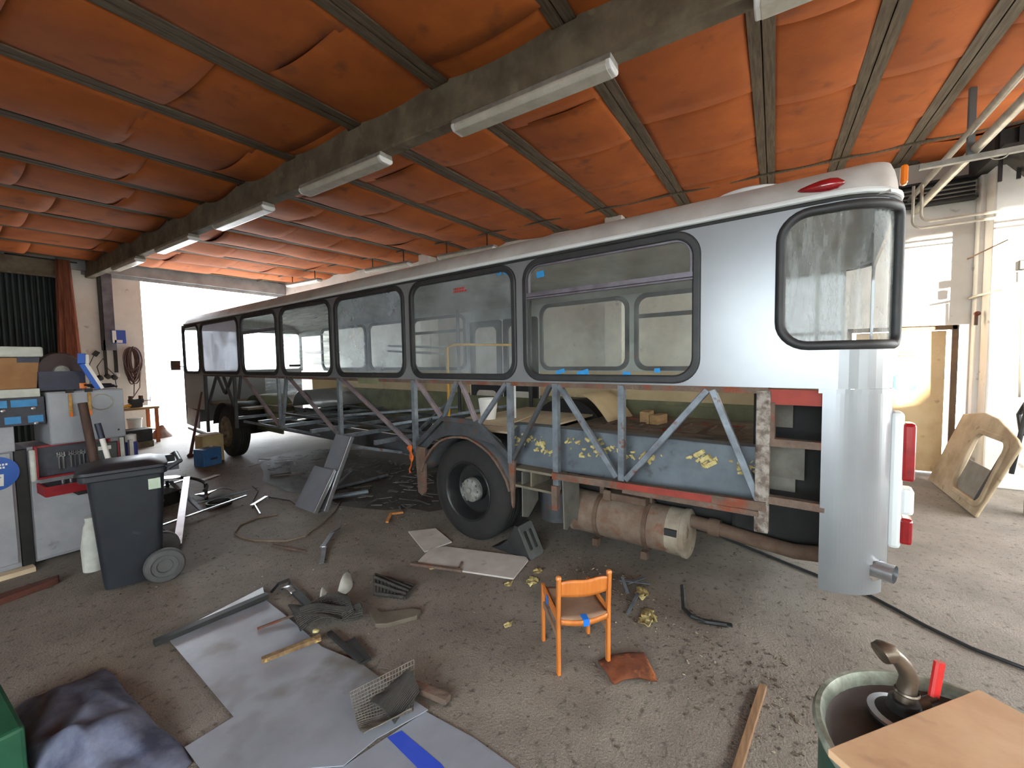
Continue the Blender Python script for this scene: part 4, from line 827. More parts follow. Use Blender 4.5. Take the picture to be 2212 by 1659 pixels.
t = thing('metal_cabinet', 'grey-white metal cabinet with a round blue sticker, at the very left', 'cabinet', (0.35, 5.75, 0))
mb = MB(); mb.box((0, 0.02, 0.53), (0.90, 0.46, 1.02)); mb.build('carcass', M_cabw, t, bevel=0.006)
mb = MB(); mb.box((0.0, -0.225, 0.55), (0.86, 0.02, 0.96)); mb.build('door', M_cabw, t, bevel=0.005)
mb = MB(); mb.box((0, -0.03, 0.01), (0.90, 0.5, 0.02)); mb.box((0.1, -0.32, 0.02), (0.8, 0.1, 0.04)); mb.build('plinth', M_ply, t)
mb = MB(); mb.lathe([(0, 0), (0.145, 0), (0.145, 0.003), (0, 0.003)], 40, (0, -1, 0), (0.33, -0.236, 0.87)); st = mb.build('sticker', mat('sticker_blue', (40, 92, 176), (30, 78, 160), scale=8, rough=0.45), t)
mb = MB()
for k, (x0, x1, z) in enumerate(((0.26, 0.42, 0.94), (0.28, 0.40, 0.915))):
    x = x0
    while x < x1: mb.box((x, -0.2405, z), (0.012, 0.002, 0.016)); x += 0.018
mb.prism([(0.30, 0.77), (0.38, 0.76), (0.385, 0.86), (0.30, 0.865)], 0.002, frame((0, -0.2415, 0), (1, 0, 0), (0, 0, 1)))
mb.build('sticker_print', M_paper, st)
mb = MB(); mb.box((0.345, -0.2425, 0.81), (0.03, 0.002, 0.05)); mb.box((0.345, -0.2425, 0.835), (0.05, 0.002, 0.01)); mb.build('sticker_symbol', M_blue, st)
mb = MB(); mb.box((0.838, 5.56, 0.53), (0.07, 0.06, 1.02)); tag(mb.build('dark_post', M_black), 'black upright post in the gap between the two white cabinets', 'post')
t = thing('metal_cabinet', 'low white metal cabinet behind the wheelie bin, under the red tool case', 'cabinet', (1.19, 5.78, 0))
mb = MB(); mb.box((0, 0, 0.54), (0.62, 0.46, 1.03)); mb.build('carcass', M_cabw, t, bevel=0.006)
mb = MB(); mb.box((0, -0.24, 0.42), (0.60, 0.02, 0.74)); mb.build('door', M_cabw, t, bevel=0.005)
mb = MB(); mb.box((0.12, -0.253, 0.16), (0.07, 0.004, 0.07)); mb.build('blue_mark', M_blue, t)
t = thing('tool_chest', 'pale grey tool chest with a plain front on top of the low white cabinet', 'tool chest', (1.255, 5.68, 1.06))
mb = MB(); mb.box((0, 0, 0.24), (0.51, 0.56, 0.47)); mb.build('chest_body', M_cabg, t, bevel=0.008)
mb = MB(); mb.box((0.0, -0.285, 0.24), (0.50, 0.012, 0.45)); mb.build('front_panel', M_cabg, t, bevel=0.004)
mb = MB(); mb.lathe([(0, 0), (0.008, 0), (0.006, 0.006), (0, 0.007)], 10, (0, -1, 0), (0.2, -0.291, 0.08)); mb.build('lock', M_soot, t)
mb = MB(); mb.box((0.35, 5.75, 0), (0.92, 0.5, 0.22)); tag(mb.build('drawer_unit', M_cabw, bevel=0.006, loc=(0, 0, 1.15)), 'plain grey-white drawer unit on the cabinet with the blue sticker', 'drawer unit')
t = thing('parts_organiser', 'dark parts organiser with light blue label strips on the drawer unit', 'organiser', (0.5, 5.62, 1.26))
mb = MB(); mb.box((0, 0, 0.12), (0.98, 0.36, 0.24)); mb.build('organiser_body', M_caseg, t, bevel=0.006)
for z, xs in ((0.19, (-0.1, 0.2, 0.37)), (0.05, (-0.06, 0.12, 0.30, 0.43))):
    for x in xs:
        mb = MB(); mb.box((x, -0.182, z), (0.15 if z > 0.1 else 0.09, 0.004, 0.06)); mb.build('label_strip', M_lblue, t)
for x, z in ((0.05, 0.13), (0.25, 0.125), (0.42, 0.13), (0.10, 0.0), (0.43, 0.0)):
    mb = MB(); mb.lathe([(0.014, 0), (0.014, 0.012), (0, 0.016)], 10, (0, -1, 0), (x, -0.18, z+0.01)); mb.build('catch', M_chrome, t)
mb = MB(); mb.box((0, 0, 0.035), (0.98, 0.42, 0.07)); tag(mb.build('shelf_board', M_styro, bevel=0.004, loc=(0.48, 5.66, 1.50)), 'pale board lying across the parts organiser under the cardboard box', 'board')
t = thing('cardboard_box', 'stained brown cardboard box with a pale foam lid on the left cabinets', 'box', (0.6, 5.72, 1.57))
mb = MB(); mb.prism([(-0.36, 0), (0.37, 0), (0.40, 0.27), (-0.36, 0.27)], 0.36, frame((0, 0.18, 0), (1, 0, 0), (0, 0, 1))); mb.build('box_body', M_card, t, bevel=0.006)
mb = MB(); mb.box((0.02, 0, 0.32), (0.80, 0.42, 0.09)); mb.build('foam_lid', M_styro, t, bevel=0.015)
mb = MB(); mb.box((0.33, -0.182, 0.25), (0.13, 0.004, 0.045)); mb.build('tape_patch', M_navy, t)
t = thing('crate', 'black open crate of tools beside the cardboard box on the tool chest', 'crate', (1.13, 5.66, 1.545))
mb = MB()
for c, d in (((0, -0.13, 0.085), (0.30, 0.012, 0.17)), ((0, 0.13, 0.085), (0.30, 0.012, 0.17)), ((-0.145, 0, 0.085), (0.012, 0.26, 0.17)), ((0.145, 0, 0.085), (0.012, 0.26, 0.17)), ((0, 0, 0.006), (0.30, 0.26, 0.012))): mb.box(c, d)
mb.build('crate_body', M_navy, t)
mb = MB(); mb.box((0.13, -0.14, 0.03), (0.05, 0.006, 0.05)); mb.build('orange_label', M_orl, t)
t = thing('cable_reel', 'brown cut-off wheel guard standing in the black crate', 'tool', (1.14, 5.66, 1.56))
mb = MB(); mb.lathe([(0.0, -0.03), (0.15, -0.03), (0.158, -0.02), (0.158, 0.02), (0.15, 0.03), (0, 0.03)], 36, (0.15, -1, 0), (0, 0, 0.17)); mb.build('reel_disc', mat('brown_guard_steel', (72, 54, 50), (56, 42, 40), scale=5, rough=0.5), t, smooth=True)
mb = MB(); mb.lathe([(0.06, 0.03), (0.055, 0.055), (0.03, 0.06), (0, 0.06)], 20, (0.15, -1, 0), (0, 0, 0.15)); mb.build('reel_hub', M_hub, t, smooth=True)
t = thing('strap', 'blue and white strap hanging down from the crate onto the tool chest', 'strap', (1.285, 5.40, 1.54))
mb = MB(); mb.bar((-0.04, 0.02, 0.33), (-0.05, 0, 0.24), 0.05, 0.04); mb.bar((-0.05, 0, 0.24), (0.045, -0.03, 0.005), 0.045, 0.012, up=(0, -1, 0)); mb.build('blue_webbing', mat('blue_webbing', (60, 104, 190), rough=0.8), t)
mb = MB(); mb.bar((-0.015, 0.015, 0.32), (-0.022, -0.005, 0.24), 0.035, 0.03); mb.bar((-0.022, -0.005, 0.24), (0.07, -0.035, 0.005), 0.025, 0.010, up=(0, -1, 0)); mb.build('white_edge', M_paper, t)
t = thing('coiled_cable', 'dark coiled cables lying on the tool chest beside the strap', 'cable', (1.40, 5.50, 1.545))
for k in range(3):
    mb = MB(); mb.tube([(0.09*math.cos(2*PI*i/18)-0.02*k, 0.07*math.sin(2*PI*i/18), 0.012+0.012*k) for i in range(18)], 0.009, 6, closed=True); mb.build('cable_loop', M_navy if k % 2 else M_soot, t, smooth=True)
for i, (x, lb) in enumerate(((1.137, 'yellow handled chisel hanging on the tool chest, on the crate side'), (1.262, 'yellow handled chisel hanging on the tool chest, by the wire loop'))):
    t = thing('chisel', lb, 'tool', (x, 5.375, 1.50), 0, 'chisels hanging on the tool chest')
    mb = MB(); mb.box((0, 0, -0.07), (0.022, 0.016, 0.17)); mb.build('handle', mat('chisel_yellow', (190, 146, 60), (150, 106, 50), scale=30, rough=0.5), t, bevel=0.004)
    mb = MB(); mb.box((0, 0, -0.17), (0.02, 0.014, 0.05)); mb.build('ferrule', M_orl, t)
    mb = MB(); mb.box((0, 0.005, 0.035), (0.05, 0.02, 0.03)); mb.build('blade', M_soot, t)
t = thing('wire_loop', 'loop of pale wire hanging on the tool chest front', 'wire', (1.345, 5.378, 1.42))
mb = MB(); mb.tube([(0.075*math.cos(a), 0, 0.075*math.sin(a)) for a in [2*PI*i/26 for i in range(26)]], 0.004, 6, closed=True); tag(mb.build('wire', M_galv, t), None, None)
# red tool case with the spanners
t = thing('tool_case', 'open grey tool case edged in red with a row of chrome spanners', 'tool case', (1.155, 5.47, 0.80))
rt = Matrix.Rotation(0.0, 3, 'X')
mb = MB(); mb.box((0, 0.03, 0.12), (0.46, 0.04, 0.27)); mb.build('case_lid', M_caseg, t, bevel=0.006)
mb = MB()
for c, d in (((0, 0.0, 0.26), (0.48, 0.06, 0.015)), ((0, 0.0, -0.02), (0.48, 0.06, 0.015)), ((-0.24, 0, 0.12), (0.015, 0.06, 0.29)), ((0.24, 0, 0.12), (0.015, 0.06, 0.29))): mb.box(c, d)
mb.build('red_rim', M_redp, t)
for k in range(7):
    x = -0.10+0.028*k+(0.02 if k > 1 else 0)
    mb = MB(); mb.box((x, 0.0, 0.09), (0.010, 0.008, 0.11)); mb.lathe([(0.006, -0.004), (0.015, -0.004), (0.015, 0.004), (0.006, 0.004)], 12, (0, 1, 0), (x, 0, 0.155)); mb.box((x-0.008, 0, 0.175), (0.008, 0.008, 0.02)); mb.box((x+0.008, 0, 0.175), (0.008, 0.008, 0.02)); mb.build('spanner_holder', M_chrome, t)
mb = MB(); mb.box((0, -0.14, -0.10), (0.46, 0.26, 0.07)); mb.build('case_base', M_caseg, t, bevel=0.006)
mb = MB(); mb.box((0, -0.275, -0.10), (0.48, 0.015, 0.085)); mb.box((-0.24, -0.14, -0.10), (0.015, 0.27, 0.085)); mb.box((0.24, -0.14, -0.10), (0.015, 0.27, 0.085)); mb.build('red_base_rim', M_redp, t)
for k in range(6):
    mb = MB(); mb.lathe([(0, 0), (0.011, 0), (0.011, 0.03), (0.006, 0.03)], 10, (0, 0, 1), (-0.12+0.05*k, -0.18, -0.065)); mb.build('socket_bit', M_chrome, t)
mb = MB(); mb.box((0, -0.14, -0.16), (0.10, 0.24, 0.04)); mb.build('bracket', M_black, t)
mb = MB(); mb.box((0, 0, 0.14), (0.035, 0.05, 0.28)); tag(mb.build('paper_roll', M_styro, loc=(0.895, 5.46, 0.76), bevel=0.012), 'pale roll hanging between the black post and the red tool case', 'roll')
t = thing('tool_case', 'dark green-grey closed tool case at the end of the cabinet, behind the white tube', 'tool case', (1.34, 5.36, 0.80))
mb = MB(); mb.box((0, 0, 0.11), (0.17, 0.06, 0.25)); mb.build('case_shell', mat('green_grey_case', (70, 80, 78), (58, 66, 66), scale=9, rough=0.6), t, bevel=0.01)
mb = MB(); mb.box((-0.01, -0.032, 0.19), (0.09, 0.004, 0.035)); mb.build('white_badge', M_paper, t)
mb = MB(); mb.box((0.088, -0.005, 0.11), (0.01, 0.055, 0.25)); mb.build('red_edge', M_redp, t)
mb = MB(); mb.box((0, -0.05, 0.13), (0.03, 0.05, 0.27)); mb.box((0.09, 0.02, 0.1), (0.03, 0.05, 0.24)); tag(mb.build('angle_strip', M_styro, loc=(1.46, 5.42, 0.80)), 'white plastic strips standing at the end of the cabinet', 'strip')
t = thing('spray_can', 'blue and white can at the end of the cabinet beside the white strips', 'can', (1.60, 5.60, 0.80))
mb = MB(); mb.lathe([(0, 0), (0.05, 0), (0.05, 0.17), (0.045, 0.18)], 20); mb.build('can_body', mat('can_blue', (56, 66, 140), rough=0.4), t, smooth=True)
mb = MB(); mb.lathe([(0.045, 0.18), (0.045, 0.25), (0.0, 0.26)], 20); mb.build('cap', M_paper, t, smooth=True)
mb = MB(); mb.box((1.625, 5.66, 0.39), (0.22, 0.3, 0.78)); tag(mb.build('side_stand', M_soot), 'dark stand at the end of the cabinets holding the blue can', 'stand')
mb = MB(); mb.tube([(1.27, 5.02, 0.0), (1.185, 5.25, 1.43)], 0.033, 12); tag(mb.build('wooden_pole', mat('dark_brown_pole', (78, 56, 46), (62, 44, 36), scale=6, rough=0.7, stretch=(6, 6, 1)), smooth=True), 'thick dark brown wooden pole leaning behind the wheelie bin', 'pole')
t = thing('plastic_tube', 'thin white tube with a black tip leaning beside the brown pole', 'tube', (0, 0, 0))
mb = MB(); mb.tube([(1.42, 4.98, 0.0), (1.275, 5.16, 1.10)], 0.02, 10); mb.build('white_shaft', M_paper, t, smooth=True)
mb = MB(); mb.tube([(1.275, 5.16, 1.10), (1.257, 5.183, 1.24)], 0.023, 10); mb.build('black_tip', M_navy, t, smooth=True)
mb = MB(); mb.lathe([(0, 0), (0.07, 0.0), (0.075, 0.2), (0.05, 0.38), (0.035, 0.42), (0.04, 0.46), (0, 0.47)], 18); tag(mb.build('plastic_canister', M_styro, smooth=True, loc=(1.12, 4.98, 0)), 'pale plastic canister on the floor behind the wheelie bin', 'canister')
mb = MB(); mb.prism([(-0.4, -0.10), (0.13, 0.02), (0.15, 0.10), (-0.4, 0.06)], 0.05); tag(mb.build('rusty_plank', mat('dark_red_brown_plank', (96, 52, 40), (70, 42, 34), scale=7, rough=0.85), bevel=0.006, loc=(0.76, 4.88, 0.0)), 'dark red-brown plank on the floor in front of the left cabinets', 'plank')
# wheelie bin
M_bin = mat('dark_slate_bin_plastic', (26, 30, 37), (38, 43, 50), scale=3, rough=0.45, c3=(92, 98, 104), s3=6, l3=0.66, h3=0.8)
B = thing('wheelie_bin', 'dark wheeled rubbish bin standing in front of the tool corner', 'bin', (1.235, 4.46, 0), math.radians(-106))
mb = MB()
rings_ = [rrect(-0.18, -0.17, 0.18, 0.17, 0.05, 4), rrect(-0.18, -0.175, 0.18, 0.175, 0.05, 4), rrect(-0.22, -0.225, 0.22, 0.225, 0.05, 4), rrect(-0.225, -0.23, 0.225, 0.23, 0.05, 4)]
zs = [0.03, 0.06, 0.86, 0.92]; n_ = len(rings_[0]); vs = [(p[0], p[1], zs[i]) for i, r in enumerate(rings_) for p in r]
fs = [(i*n_+k, i*n_+(k+1) % n_, (i+1)*n_+(k+1) % n_, (i+1)*n_+k) for i in range(3) for k in range(n_)]+[tuple(reversed(range(n_))), tuple(range(3*n_, 4*n_))]
mb.add(vs, fs); mb.build('bin_body', M_bin, B, smooth=True, angle=50)
mb = MB(); mb.plate(rrect(-0.255, -0.27, 0.255, 0.25, 0.06), [rrect(-0.215, -0.22, 0.215, 0.22, 0.05)], 0.05, Matrix.Translation((0, 0, 0.89))); mb.build('rim', M_bin, B, bevel=0.01)
mb = MB()
zl = [0.945, 0.965, 0.985, 1.0]; rl = [rrect(-0.26, -0.29, 0.26, 0.26, 0.07, 4), rrect(-0.255, -0.285, 0.255, 0.25, 0.07, 4), rrect(-0.2, -0.22, 0.2, 0.2, 0.07, 4), rrect(-0.15, -0.17, 0.15, 0.17, 0.07, 4)]
vs = [(p[0], p[1], zl[i]) for i, r in enumerate(rl) for p in r]; n_ = len(rl[0])
fs = [(i*n_+k, i*n_+(k+1) % n_, (i+1)*n_+(k+1) % n_, (i+1)*n_+k) for i in range(3) for k in range(n_)]+[tuple(reversed(range(n_))), tuple(range(3*n_, 4*n_))]
mb.add(vs, fs); mb.build('lid', M_bin, B, smooth=True, angle=35)
mb = MB(); mb.tube([(-0.22, 0.25, 0.92), (-0.22, 0.33, 0.965), (0.22, 0.33, 0.965), (0.22, 0.25, 0.92)], 0.018, 10); mb.box((0.2, 0.27, 0.93), (0.05, 0.10, 0.06)); mb.box((-0.2, 0.27, 0.93), (0.05, 0.10, 0.06)); mb.build('handle', M_bin, B, smooth=True)
for s in (-1, 1):
    mb = MB(); mb.lathe([(0.0, 0.015), (0.05, 0.018), (0.055, 0.03), (0.085, 0.03), (0.09, 0.04), (0.125, 0.035), (0.135, 0.02), (0.135, -0.015), (0.125, -0.03), (0, -0.03)], 32, (s, 0, 0), (s*0.235, 0.19, 0.135)); mb.build('wheel', mat('grey_bin_wheel', (84, 84, 84), (64, 64, 64), scale=6, rough=0.7), B, smooth=True, angle=30)
mb = MB(); mb.tube([(-0.22, 0.19, 0.135), (0.22, 0.19, 0.135)], 0.012, 8); mb.build('axle', M_soot, B)
mb = MB(); mb.box((0.2205, 0.16, 0.81), (0.003, 0.075, 0.085), Matrix.Rotation(-0.06, 3, 'Y')); mb.build('sticker', mat('pale_green_sticker', (196, 208, 190), (166, 190, 164), scale=9, rough=0.6), B)
# ================================================================== ON THE FLOOR
# child's chair
M_beech = mat('orange_varnished_beech', (206, 124, 56), (186, 104, 42), scale=4, rough=0.42, stretch=(8, 8, 1), coat=0.2)
M_seat = mat('dusty_worn_seat_ply', (150, 124, 104), (122, 88, 62), scale=3.5, rough=0.8, lo=0.3, hi=0.6)
M_btape = mat('bright_blue_tape', (30, 116, 214), (24, 100, 196), scale=9, rough=0.5)
CH = thing('wooden_chair', 'small orange beech child chair with blue tape on its seat', 'chair', (2.25, 0.985, 0), math.radians(-46.0))
for s in (-1, 1):
    mb = MB(); x = s*0.148
    mb.bar((x, -0.145, 0.0), (x, -0.150, 0.34), 0.020, 0.034, up=(0, 1, 0), ch=0.004); mb.bar((x, -0.150, 0.335), (x, -0.165, 0.555), 0.020, 0.034, up=(0, 1, 0), ch=0.004)
    mb.lathe([(0.017, 0), (0.0165, 0.008), (0.011, 0.016), (0, 0.019)], 14, (0, -0.05, 1), (x, -0.1645, 0.552)); mb.build('rear_leg', M_beech, CH, smooth=True)
    mb = MB(); mb.bar((x, 0.150, 0.0), (x, 0.140, 0.365), 0.020, 0.030, up=(0, 1, 0), ch=0.004); mb.build('front_leg', M_beech, CH, smooth=True)
    mb = MB(); mb.bar((x, -0.15, 0.315), (x, 0.14, 0.345), 0.014, 0.045); mb.build('side_rail', M_beech, CH, bevel=0.003)
    mb = MB(); mb.bar((x, -0.147, 0.215), (x, 0.145, 0.245), 0.014, 0.035); mb.build('side_stretcher', M_seat, CH, bevel=0.003)
mb = MB(); mb.grid(lambda u, v: Vector((-0.136+0.272*u, -0.165+0.30*v+(-0.018*math.sin(PI*u) if v == 0 else 0), 0.325-0.010*math.sin(PI*u)+0.018*v-0.010*math.sin(PI*v))), 14, 12); mb.build('seat', M_seat, CH, smooth=True, solid=0.012)
mb = MB(); mb.grid(lambda u, v: Vector((-0.138+0.276*u, -0.166-0.020*math.sin(PI*u), 0.296+0.028*v-0.010*math.sin(PI*u))), 16, 1); mb.build('rear_apron', M_beech, CH, smooth=True, solid=0.012)
mb = MB()
def backf(u, v):
    top = 0.535+0.012*math.sin(PI*u)**2+0.006*math.sin(3*PI*u); bot = 0.452-0.006*math.sin(PI*u)
    return Vector((-0.140+0.280*u, -0.160-0.020*math.sin(PI*u)-0.006*v, bot+(top-bot)*v))
mb.grid(backf, 24, 5); mb.build('backrest', M_beech, CH, smooth=True, solid=0.011)
mb = MB(); mb.box((0.0, -0.1935, 0.30), (0.034, 0.003, 0.034)); mb.box((-0.003, -0.172, 0.3205), (0.034, 0.05, 0.006)); mb.build('blue_tape', M_btape, CH)
mb = MB(); mb.box((0.09, 0.115, 0.350), (0.07, 0.03, 0.004), 0.2); mb.build('blue_tape', M_btape, CH)
mb = MB(); mb.box((-0.160, 0.02, 0.335), (0.002, 0.03, 0.05)); mb.build('blue_tape', M_btape, CH)
# rusty plate by the chair
mb = MB()
def rp(u, v):
    x = 0.115*(u-0.5)*2; y = 0.085*(v-0.5)*2+0.03*math.sin(3*u)
    return Vector((x+0.05*v*(u-0.5), y-0.04*u*(1-v), 0.010+0.016*math.sin(PI*u)*math.sin(PI*v)+0.012*nz((u*3, v*3, 2))+0.012*u))
mb.grid(rp, 14, 10); o = tag(mb.build('rusty_plate', mat('brown_rust_scale', (124, 66, 34), (92, 50, 30), scale=8, rough=0.95, bump=0.4, c3=(160, 92, 44), s3=12, l3=0.6, h3=0.72), smooth=True, solid=0.014, loc=(2.25, 0.665, 0.006)), 'crumpled rusty brown plate lying beside the chair leg', 'scrap plate'); o.rotation_euler = (0, 0, math.radians(-50))
# timber lath
mb = MB(); mb.bar((2.49, 0.02, 0.014), (1.80, 0.12, 0.014), 0.035, 0.026); tag(mb.build('wooden_lath', mat('weathered_lath', (150, 116, 82), (120, 90, 62), scale=6, rough=0.8, stretch=(1, 10, 10)), bevel=0.003), 'narrow wooden lath lying on the floor by the green barrel', 'lath')
# green barrel, pump and board
BC = Vector((1.225, -0.385, 0))
t = thing('oil_barrel', 'green oil barrel with a pale rim near the camera, partly under a board', 'barrel', BC)
prof = [(0, 0.0), (0.27, 0.0), (0.282, 0.02), (0.276, 0.05), (0.276, 0.28), (0.286, 0.30), (0.276, 0.32), (0.276, 0.56), (0.286, 0.58), (0.276, 0.60), (0.276, 0.85), (0.282, 0.868)]
mb = MB(); mb.lathe(prof, 64); mb.build('barrel_body', mat('green_barrel_paint', (14, 96, 76), (10, 76, 62), scale=4, rough=0.45, c3=(60, 70, 56), s3=9, l3=0.66, h3=0.75), t, smooth=True, angle=25)
mb = MB(); mb.lathe([(0.286, 0.855), (0.290, 0.868), (0.284, 0.880), (0.274, 0.880), (0.266, 0.868), (0.263, 0.848)], 64); mb.build('rim', mat('chipped_pale_rim', (176, 182, 166), (110, 116, 100), scale=16, rough=0.5, metal=0.3), t, smooth=True)
mb = MB(); mb.lathe([(0.265, 0.85), (0.25, 0.842), (0.10, 0.846), (0.0, 0.846)], 48); mb.build('barrel_top', mat('dusty_barrel_top', (86, 78, 72), (62, 56, 52), scale=4, rough=0.6, metal=0.3, c3=(112, 100, 84), s3=7, l3=0.6, h3=0.72), t, smooth=True)
P0 = Vector((1.335, -0.285, 0.846))
t = thing('drum_tap', 'grey metal drum tap with a bent spout on the barrel top', 'tap', P0)
M_tap = mat('worn_brass_steel', (118, 106, 92), (84, 74, 64), scale=9, rough=0.35, metal=0.75)
mb = MB(); mb.lathe([(0, 0), (0.062, 0.0), (0.066, 0.012), (0.05, 0.028), (0.034, 0.034), (0.030, 0.06), (0, 0.062)], 28); mb.build('bung', M_black, t, smooth=True, angle=30)
mb = MB(); mb.lathe([(0.055, 0.012), (0.07, 0.014), (0.07, 0.022), (0.055, 0.024)], 28); mb.build('bung_ring', M_chrome, t, smooth=True)
dv = Vector((0.52, 0.1, 0)); ri = Vector((0.526, -0.85, 0))
sp = [Vector((0, 0, 0.05)), Vector((0.004, -0.004, 0.085)), Vector((0.006, -0.008, 0.115)), Vector((0.0, 0.004, 0.145)), Vector((-0.010, 0.018, 0.165)), Vector((-0.018, 0.032, 0.178))]
mb = MB(); mb.tube(sp, 0.018, 16, rs=[0.022, 0.02, 0.0185, 0.018, 0.0165, 0.0165]); mb.tube([sp[-1]-Vector((-0.002, 0.003, 0.0)), sp[-1]+Vector((-0.009, 0.016, 0.003)), sp[-1]+Vector((-0.013, 0.022, 0.000))], 0.024, 16, rs=[0.0225, 0.026, 0.024]); mb.lathe([(0.023, 0), (0.025, 0.004), (0.023, 0.008)], 20, (0, 0, 1), (0.003, -0.004, 0.076)); mb.build('spout', M_tap, t, smooth=True, angle=50)
mb = MB(); mb.tube([(0, 0, 0.045), (0.03, -0.045, 0.055), (0.042, -0.065, 0.062)], 0.010, 10); mb.lathe([(0, -0.02), (0.016, -0.02), (0.016, 0.02), (0, 0.02)], 12, (0.5, -0.8, 0.1), (0.02, -0.03, 0.045)); mb.build('valve_body', M_tap, t, smooth=True)
mb = MB(); mb.bar((0.040, -0.060, 0.055), (0.052, -0.072, 0.150), 0.024, 0.014, up=(0.8, 0.5, 0), ch=0.004); mb.build('red_lever', mat('red_lever_sleeve', (186, 34, 30), (166, 28, 26), scale=20, rough=0.5), t)
e1 = Vector((0.755, -0.655, 0)); e2 = Vector((-0.655, -0.755, 0))
t = thing('board', 'stained pale wooden board lying across the green barrel, cut by the frame corner', 'board', (1.06, -0.11, 0.905))
mb = MB(); mb.prism([(0, 0), (0.505, 0), (0.505, 0.50), (0, 0.50)], -0.018, frame((0, 0, 0), e1, e2)); mb.build('board_panel', mat('stained_birch_board', (214, 178, 140), (190, 150, 112), scale=3, rough=0.6, c3=(120, 92, 70), s3=5, l3=0.64, h3=0.78, stretch=(1.4, 1, 1)), t, bevel=0.002)

# bare metal sheets
M_sheet = mat('dull_galvanised_sheet', (176, 182, 192), (152, 156, 164), scale=1.6, rough=0.33, metal=0.4, c3=(128, 124, 116), s3=2.2, l3=0.54, h3=0.7)
M_sheetb = mat('blue_sprayed_sheet', (44, 70, 180), (60, 84, 190), scale=3, rough=0.4)
mb = MB(); mb.prism([(1.04, 3.22), (0.96, 2.24), (0.76, 2.25), (0.745, 2.02), (1.07, 1.55), (1.24, 1.53), (1.48, 1.44), (1.50, 1.77), (1.525, 2.01), (1.50, 2.33), (1.57, 2.88), (1.60, 3.14)], 0.004, None, 0.012); tag(wob(mb.build('metal_sheet', M_sheet), 0.006, 2.0), 'large grey metal sheet on the floor with a notched corner, upper one', 'metal sheet')
t = thing('metal_sheet', 'grey metal sheet with a blue sprayed patch, at the bottom edge of the picture', 'metal sheet', (0, 0, 0))
mb = MB(); mb.prism([(1.09, 1.55), (0.78, 1.98), (0.70, 1.2), (0.9, 0.6), (1.3, 0.55), (1.44, 0.80), (1.475, 1.15), (1.47, 1.45)], 0.004, None, 0.004); mb.build('sheet', M_sheet, t)
mb = MB(); mb.prism([(1.27, 1.50), (1.33, 1.47), (1.30, 1.20), (1.25, 1.02), (1.19, 1.1), (1.235, 1.28)], 0.001, None, 0.0083); mb.build('blue_spray', M_sheetb, t)
t = thing('metal_sheet', 'narrow pale sheet with a raised dark flange along the top of the big sheet', 'metal sheet', (0, 0, 0))
mb = MB(); mb.prism([(0.98, 3.26), (1.03, 3.24), (1.60, 3.155), (1.68, 3.34)], 0.004, None, 0.02); mb.build('sheet', M_alu, t)
mb = MB(); mb.bar((0.97, 3.245, 0.03), (1.62, 3.165, 0.04), 0.05, 0.03); mb.build('flange', M_rubber, t)
# rubber mats / wire mesh scraps: bent lattices
def lattice(name, label, pts, nu, nv, m, bend, lift=0.0, wd=0.010, seed=0):
    """pts: four floor corners; a bent lattice of cross strips"""
    a, b, c, d = [Vector((p[0], p[1], 0)) for p in pts]
    def S(u, v):
        p = (a*(1-u)+b*u)*(1-v)+(d*(1-u)+c*u)*v
        return p+Vector((0, 0, lift+bend(u, v)+0.006*nz((u*4, v*4, seed))))
    mb = MB()
    for i in range(nu+1):
        u = i/nu; mb.tube([S(u, j/12) for j in range(13)], wd/2, 5)
    for j in range(nv+1):
        v = j/nv; mb.tube([S(i/12, v)+Vector((0, 0, wd*0.4)) for i in range(13)], wd/2, 5)
    return tag(mb.build(name, m), label, 'mesh scrap', 'bent scraps of lattice matting')
M_mat = mat('dirty_black_rubber_mat', (62, 58, 52), (44, 42, 38), scale=12, rough=0.85)
M_wire = mat('dusty_wire_mesh', (116, 108, 96), (90, 82, 72), scale=12, rough=0.75)
lattice('rubber_mat', 'black ribbed rubber mat scrap lying alone between bin and chair', [(2.05, 2.50), (2.12, 2.27), (2.27, 2.32), (2.24, 2.72)], 9, 4, M_mat, lambda u, v: 0.02+0.05*math.sin(PI*v)*(1-u), wd=0.028, seed=1)
lattice('rubber_mat', 'large crumpled open lattice mat on top of the big metal sheet', [(1.50, 2.55), (1.76, 2.36), (1.90, 2.62), (1.58, 2.82)], 22, 18, M_mat, lambda u, v: 0.04+0.05*abs(math.sin(4*u+2*v)), wd=0.010, seed=2)
lattice('wire_mesh', 'curled piece of wire mesh standing on the lower metal sheet', [(1.19, 1.56), (1.36, 1.43), (1.57, 1.62), (1.30, 1.80)], 20, 22, M_wire, lambda u, v: 0.015+0.11*(abs(v-0.45)/0.55)**1.6*(0.6+0.6*u), wd=0.0055, seed=3)
lattice('rubber_mat', 'dark closely woven mat scrap curled inside the wire mesh roll', [(1.32, 1.50), (1.50, 1.52), (1.53, 1.66), (1.34, 1.70)], 22, 26, M_mat, lambda u, v: 0.025+0.10*math.sin(PI*(0.1+0.75*v))*(0.45+0.6*u), wd=0.009, seed=5)
lattice('rubber_mat', 'closely woven dusty mat scrap folded into the large lattice mat', [(1.60, 2.74), (1.86, 2.44), (1.80, 2.32), (1.56, 2.62)], 26, 14, M_mat, lambda u, v: 0.045+0.055*math.sin(PI*v)+0.02*math.sin(6*u), wd=0.010, seed=6)
mb = MB(); mb.prism([(1.80, 2.20), (1.88, 2.36), (1.94, 2.36), (1.92, 2.28), (2.06, 2.12), (2.07, 2.05), (2.00, 2.03), (1.84, 2.14)], 0.03); tag(wob(mb.build('metal_profile', mat('muddy_sheet_steel', (104, 96, 82), (82, 74, 62), scale=6, rough=0.7), bevel=0.006), 0.012, 8), 'muddy bent sheet steel profile on the floor right of the lattice mat', 'scrap profile')
